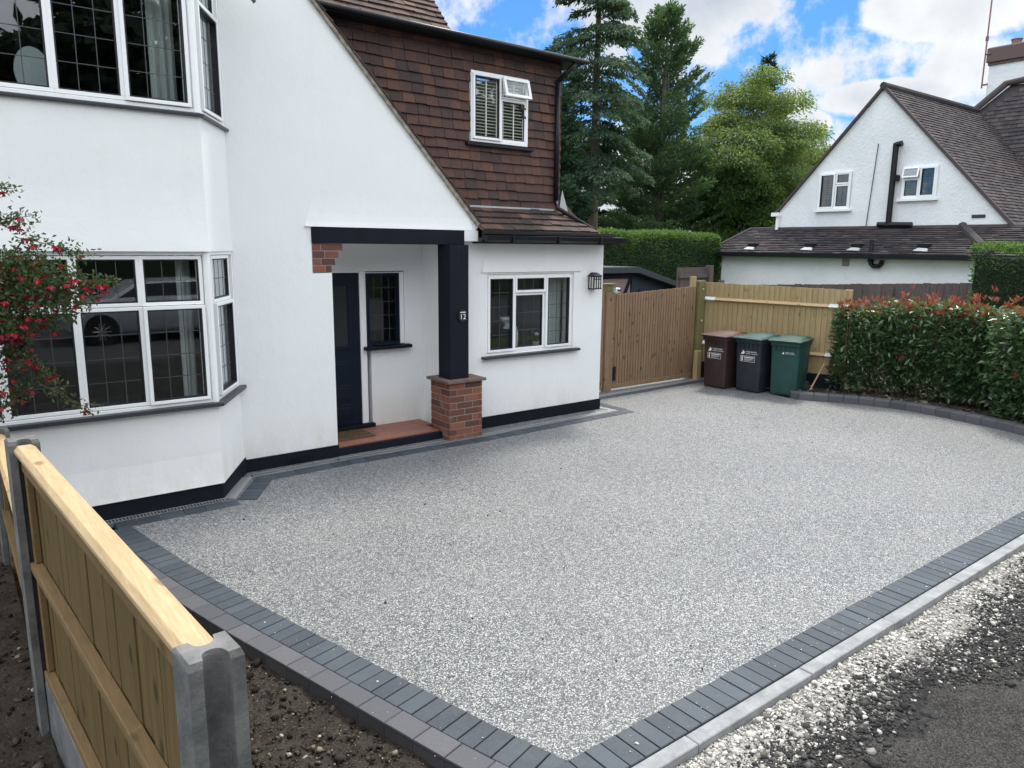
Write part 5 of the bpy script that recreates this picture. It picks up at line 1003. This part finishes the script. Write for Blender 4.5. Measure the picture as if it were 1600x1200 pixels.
def broadleaf(name, label, x, y, zc, rx, rz, nclump, nleaf, m, sz=.2, trunk_r=.28, h0=0):
    T = thing(name, label, 'tree', (x, y, 0)); tr = MB(); tr.tube([(x, y, -.3), (x+.1, y, zc*.45), (x, y, zc)], [trunk_r, trunk_r*.8, trunk_r*.4], 10)
    lb = MB(); PP, DD, RR = [], [], []
    for k in range(nclump):
        v = rng.normal(size=3); v /= np.linalg.norm(v); rr = rng.uniform(.2, 1)**.45
        lobe = 1+.18*math.sin(v[0]*5+1)+.12*math.sin(v[2]*7)
        c = np.array([x, y, zc])+v*rr*lobe*np.array([rx, rx, rz]); s = rng.uniform(.35, 1.25)
        lb.tube([(x, y, zc*.55+.3*(c[2]-zc)), tuple((np.array([x, y, zc])+c)/2+[0, 0, -.3]), tuple(c)], [.07, .035, .01], 4)
        n = int(nleaf*s*s*.8); d = rng.normal(size=(n, 3)); d = unit(d)*(rng.uniform(.2, 1, (n, 1))**.5)*s*np.array([1, 1, .42]); d[:, 2] -= .30*(d[:, 0]**2+d[:, 1]**2)/s; d += rng.normal(0, .10, d.shape)
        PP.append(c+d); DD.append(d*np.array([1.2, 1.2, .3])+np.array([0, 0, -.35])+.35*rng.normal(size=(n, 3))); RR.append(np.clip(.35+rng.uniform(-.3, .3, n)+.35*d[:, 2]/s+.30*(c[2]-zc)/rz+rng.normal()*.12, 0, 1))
    tr.build('trunk', BARK, T, smooth=True); lb.build('limb', BARK, T); P = np.concatenate(PP); n_ = len(P)
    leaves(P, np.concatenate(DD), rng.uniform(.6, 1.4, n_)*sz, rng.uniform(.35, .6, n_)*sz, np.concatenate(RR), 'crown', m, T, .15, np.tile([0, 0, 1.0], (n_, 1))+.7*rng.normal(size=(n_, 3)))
    return T
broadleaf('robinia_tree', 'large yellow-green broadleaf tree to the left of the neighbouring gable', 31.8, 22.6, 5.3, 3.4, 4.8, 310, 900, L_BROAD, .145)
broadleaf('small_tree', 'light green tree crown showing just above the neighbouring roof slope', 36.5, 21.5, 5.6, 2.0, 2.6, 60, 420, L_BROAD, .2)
# trees and hedge across the road, seen in the window reflections
for i, (x, y, r_, z_) in enumerate(((-8, -17, 4.0, 4.5), (-1, -19, 4.5, 5.2), (6, -18, 4.2, 4.8), (13.5, -19, 4.5, 5.4), (21, -17.5, 4, 4.4))):
    broadleaf('roadside_tree', ['dense tree across the road behind a hedge at its far left', 'rounded tree across the road second from the left', 'tree across the road behind the silver car', 'tall tree across the road second from the right', 'tree across the road at the far right'][i], x, y, z_+1.6, r_+.4, 5.6, 130, 190, L_DARK, .6)
m = MB(); m.hull([(-30, -15.6, -.1), (32, -15.6, -.1), (32, -14.6, -.1), (-30, -14.6, -.1)], [(-30, -15.5, 1.9), (32, -15.5, 1.9), (32, -14.7, 1.9), (-30, -14.7, 1.9)]); tag(m.build('roadside_hedge', mat('roadside hedge green', rough=.9, fn=lambda bb: link(bb, bb.mix(noise(bb, bb.geo, 6, 8, .8), (.012, .025, .01), (.06, .10, .03)), 'Base Color'))), 'long clipped hedge on the far side of the road', 'hedge')
# ------------------------------------------------------------------ fuchsia
T = thing('fuchsia_bush', 'fuchsia bush with hanging crimson flowers in front of the bay window', 'shrub', (.0, 5.7, 0))
st = MB(); br_pts = []
for k in range(42):
    a = random.uniform(0, 6.28); L = random.uniform(.25, .62); z0 = random.uniform(1.25, 1.75); tip = (-.05+1.28*L*math.cos(a), 5.66+.8*L*math.sin(a)*.6, z0+random.uniform(-.25, .55))
    pts = [(-.05, 5.68, .25), (-.05+.25*L*math.cos(a), 5.67+.2*L*math.sin(a), z0*.7+.15), (-.05+.8*L*math.cos(a), 5.66+.4*L*math.sin(a), (z0+tip[2])/2+.12), tip]; st.tube(pts, [.012, .009, .005, .002], 5); br_pts.append(pts)
for tip, md in (((.42, 5.55, 2.52), (.12, 5.6, 2.5)), ((.80, 5.5, 2.12), (.45, 5.6, 2.22)), ((.50, 5.5, 2.36), (.2, 5.6, 2.3)), ((.92, 5.5, 1.95), (.6, 5.6, 1.95)), ((.55, 5.5, 1.30), (.35, 5.6, 1.5))):
    pts = [(-.05, 5.68, .6), (.0, 5.66, 1.6), md, tip]; st.tube(pts, [.01, .008, .005, .002], 5); br_pts.append(pts); br_pts.append(pts)
st.build('stem', TWIG, T)
PP, DD = [], []; FL = []
for pts in br_pts:
    P = np.array(pts); m_ = 200; q = rng.uniform(1.1, 3, m_); i0 = np.minimum(q.astype(int), 2); f_ = (q-i0)[:, None]; c = P[i0]*(1-f_)+P[i0+1]*f_+rng.normal(0, .028, (m_, 3)); PP.append(c); DD.append(rng.normal(size=(m_, 3))+[0, 0, -.4])
n = 5600; v = unit(rng.normal(size=(n, 3)))*rng.uniform(.2, 1, (n, 1))**.5; PP.append(np.array([.22, 5.62, 1.88])+v*[.62, .22, .30]); DD.append(rng.normal(size=(n, 3))+[0, 0, -.4])
n = 1300; v = unit(rng.normal(size=(n, 3)))*rng.uniform(.2, 1, (n, 1))**.5; PP.append(np.array([.12, 5.62, 1.45])+v*[.34, .2, .42]); DD.append(rng.normal(size=(n, 3))+[0, 0, -.4])
P = np.concatenate(PP); D = np.concatenate(DD); n = len(P); leaves(P, D, rng.uniform(.022, .045, n), rng.uniform(.012, .02, n), rng.uniform(0, 1, n), 'foliage', L_FUCH, T)
fl = P[rng.choice(n, 420)]; fl = fl[(fl[:, 0] > -.3)]; m_ = len(fl); q = 7
c = np.repeat(fl+[0, -.04, -.02], q, 0); a = np.tile(np.arange(q)*6.283/q, m_); D = np.stack([np.cos(a)*.75, np.sin(a)*.75, np.where(np.arange(m_*q) % q > 3, -1.2, -.45)], 1)
leaves(c, D, .034, .014, rng.uniform(0, 1, m_*q), 'flowers', FLOWER, T)
leaves(np.repeat(fl+[0, -.04, -.035], 3, 0), np.tile([0, 0, -1.0], (m_*3, 1))+.2*rng.normal(size=(m_*3, 3)), .022, .014, rng.uniform(0, 1, m_*3), 'flower_centres', FLOWP, T)
# ------------------------------------------------------------------ parked car (seen reflected in the bay)
K = thing('parked_car', 'silver car with an orange side stripe parked on the road behind the viewer', 'car', (4.2, -7.0, -.12))
PAINT = mat('silver car paint', (.55, .57, .60), .3, .6, .4)
side = [(-2.1, .35), (-2.15, .75), (-1.95, .95), (-1.1, 1.05), (-.5, 1.42), (.9, 1.48), (1.75, 1.10), (2.1, 1.0), (2.15, .4), (2.0, .25), (-1.9, .25)]
m = MB(); lo = [(x, -.84, z) for x, z in side]; md1 = [(x, .84, z) for x, z in side]
rings = [(.84, 0), (.88, 1)]
def ring_(y, k): return [(x*(1-.0*k), y*(1-.16*max(0, (z-.95)/.5)), z) for x, z in side]
m.hull(ring_(-.88, 0), ring_(.88, 0)); m.build('car_body', PAINT, K, .06, True, True)
m = MB()
for s_ in (-1, 1): m.hull([(x, s_*(.885-.145*max(0, (z-.95)/.5)), z) for x, z in ((-.95, 1.06), (-.45, 1.36), (.85, 1.42), (1.45, 1.12))], [(x, s_*(.87-.145*max(0, (z-.95)/.5)), z) for x, z in ((-.95, 1.06), (-.45, 1.36), (.85, 1.42), (1.45, 1.12))])
m.build('car_window', mat('dark car glass', (.01, .012, .015), .08), K, local=True)
m = MB()
for s_ in (-1, 1): m.box(-2.0, 2.0, s_*.885-.004, s_*.885+.004, .83, .865)
m.build('side_stripe', mat('orange stripe', (.75, .33, .05), .5), K, local=True)
for sx_ in (-1.35, 1.35):
    for sy_ in (-1, 1):
        m = MB(); m.tube([(sx_, sy_*.70, .33), (sx_, sy_*.90, .33)], .37, 28); a = m.build('wheel_arch', mat('arch black', (.01, .01, .01), .9), K, local=True)
        m = MB(); m.tube([(sx_, sy_*.72, .31), (sx_, sy_*.91, .31)], .31, 28); w1 = m.build('tyre', mat('tyre rubber', (.015, .015, .016), .9), K, local=True)
        m = MB()
        for k in range(10):
            a_ = k*.628; m.tube([(sx_, sy_*.915, .31), (sx_+.2*math.cos(a_), sy_*.915, .31+.2*math.sin(a_))], .016, 5)
        m.tube([(sx_, sy_*.90, .31), (sx_, sy_*.93, .31)], .05, 10); m.build('wheel_rim', METAL, w1, local=True)
m = MB(); 
for s_ in (-1, 1): m.box(-2.16, -1.85, s_*.62-.16, s_*.62+.16, .70, .86)
m.build('headlight', CERAM, K, .03, local=True)
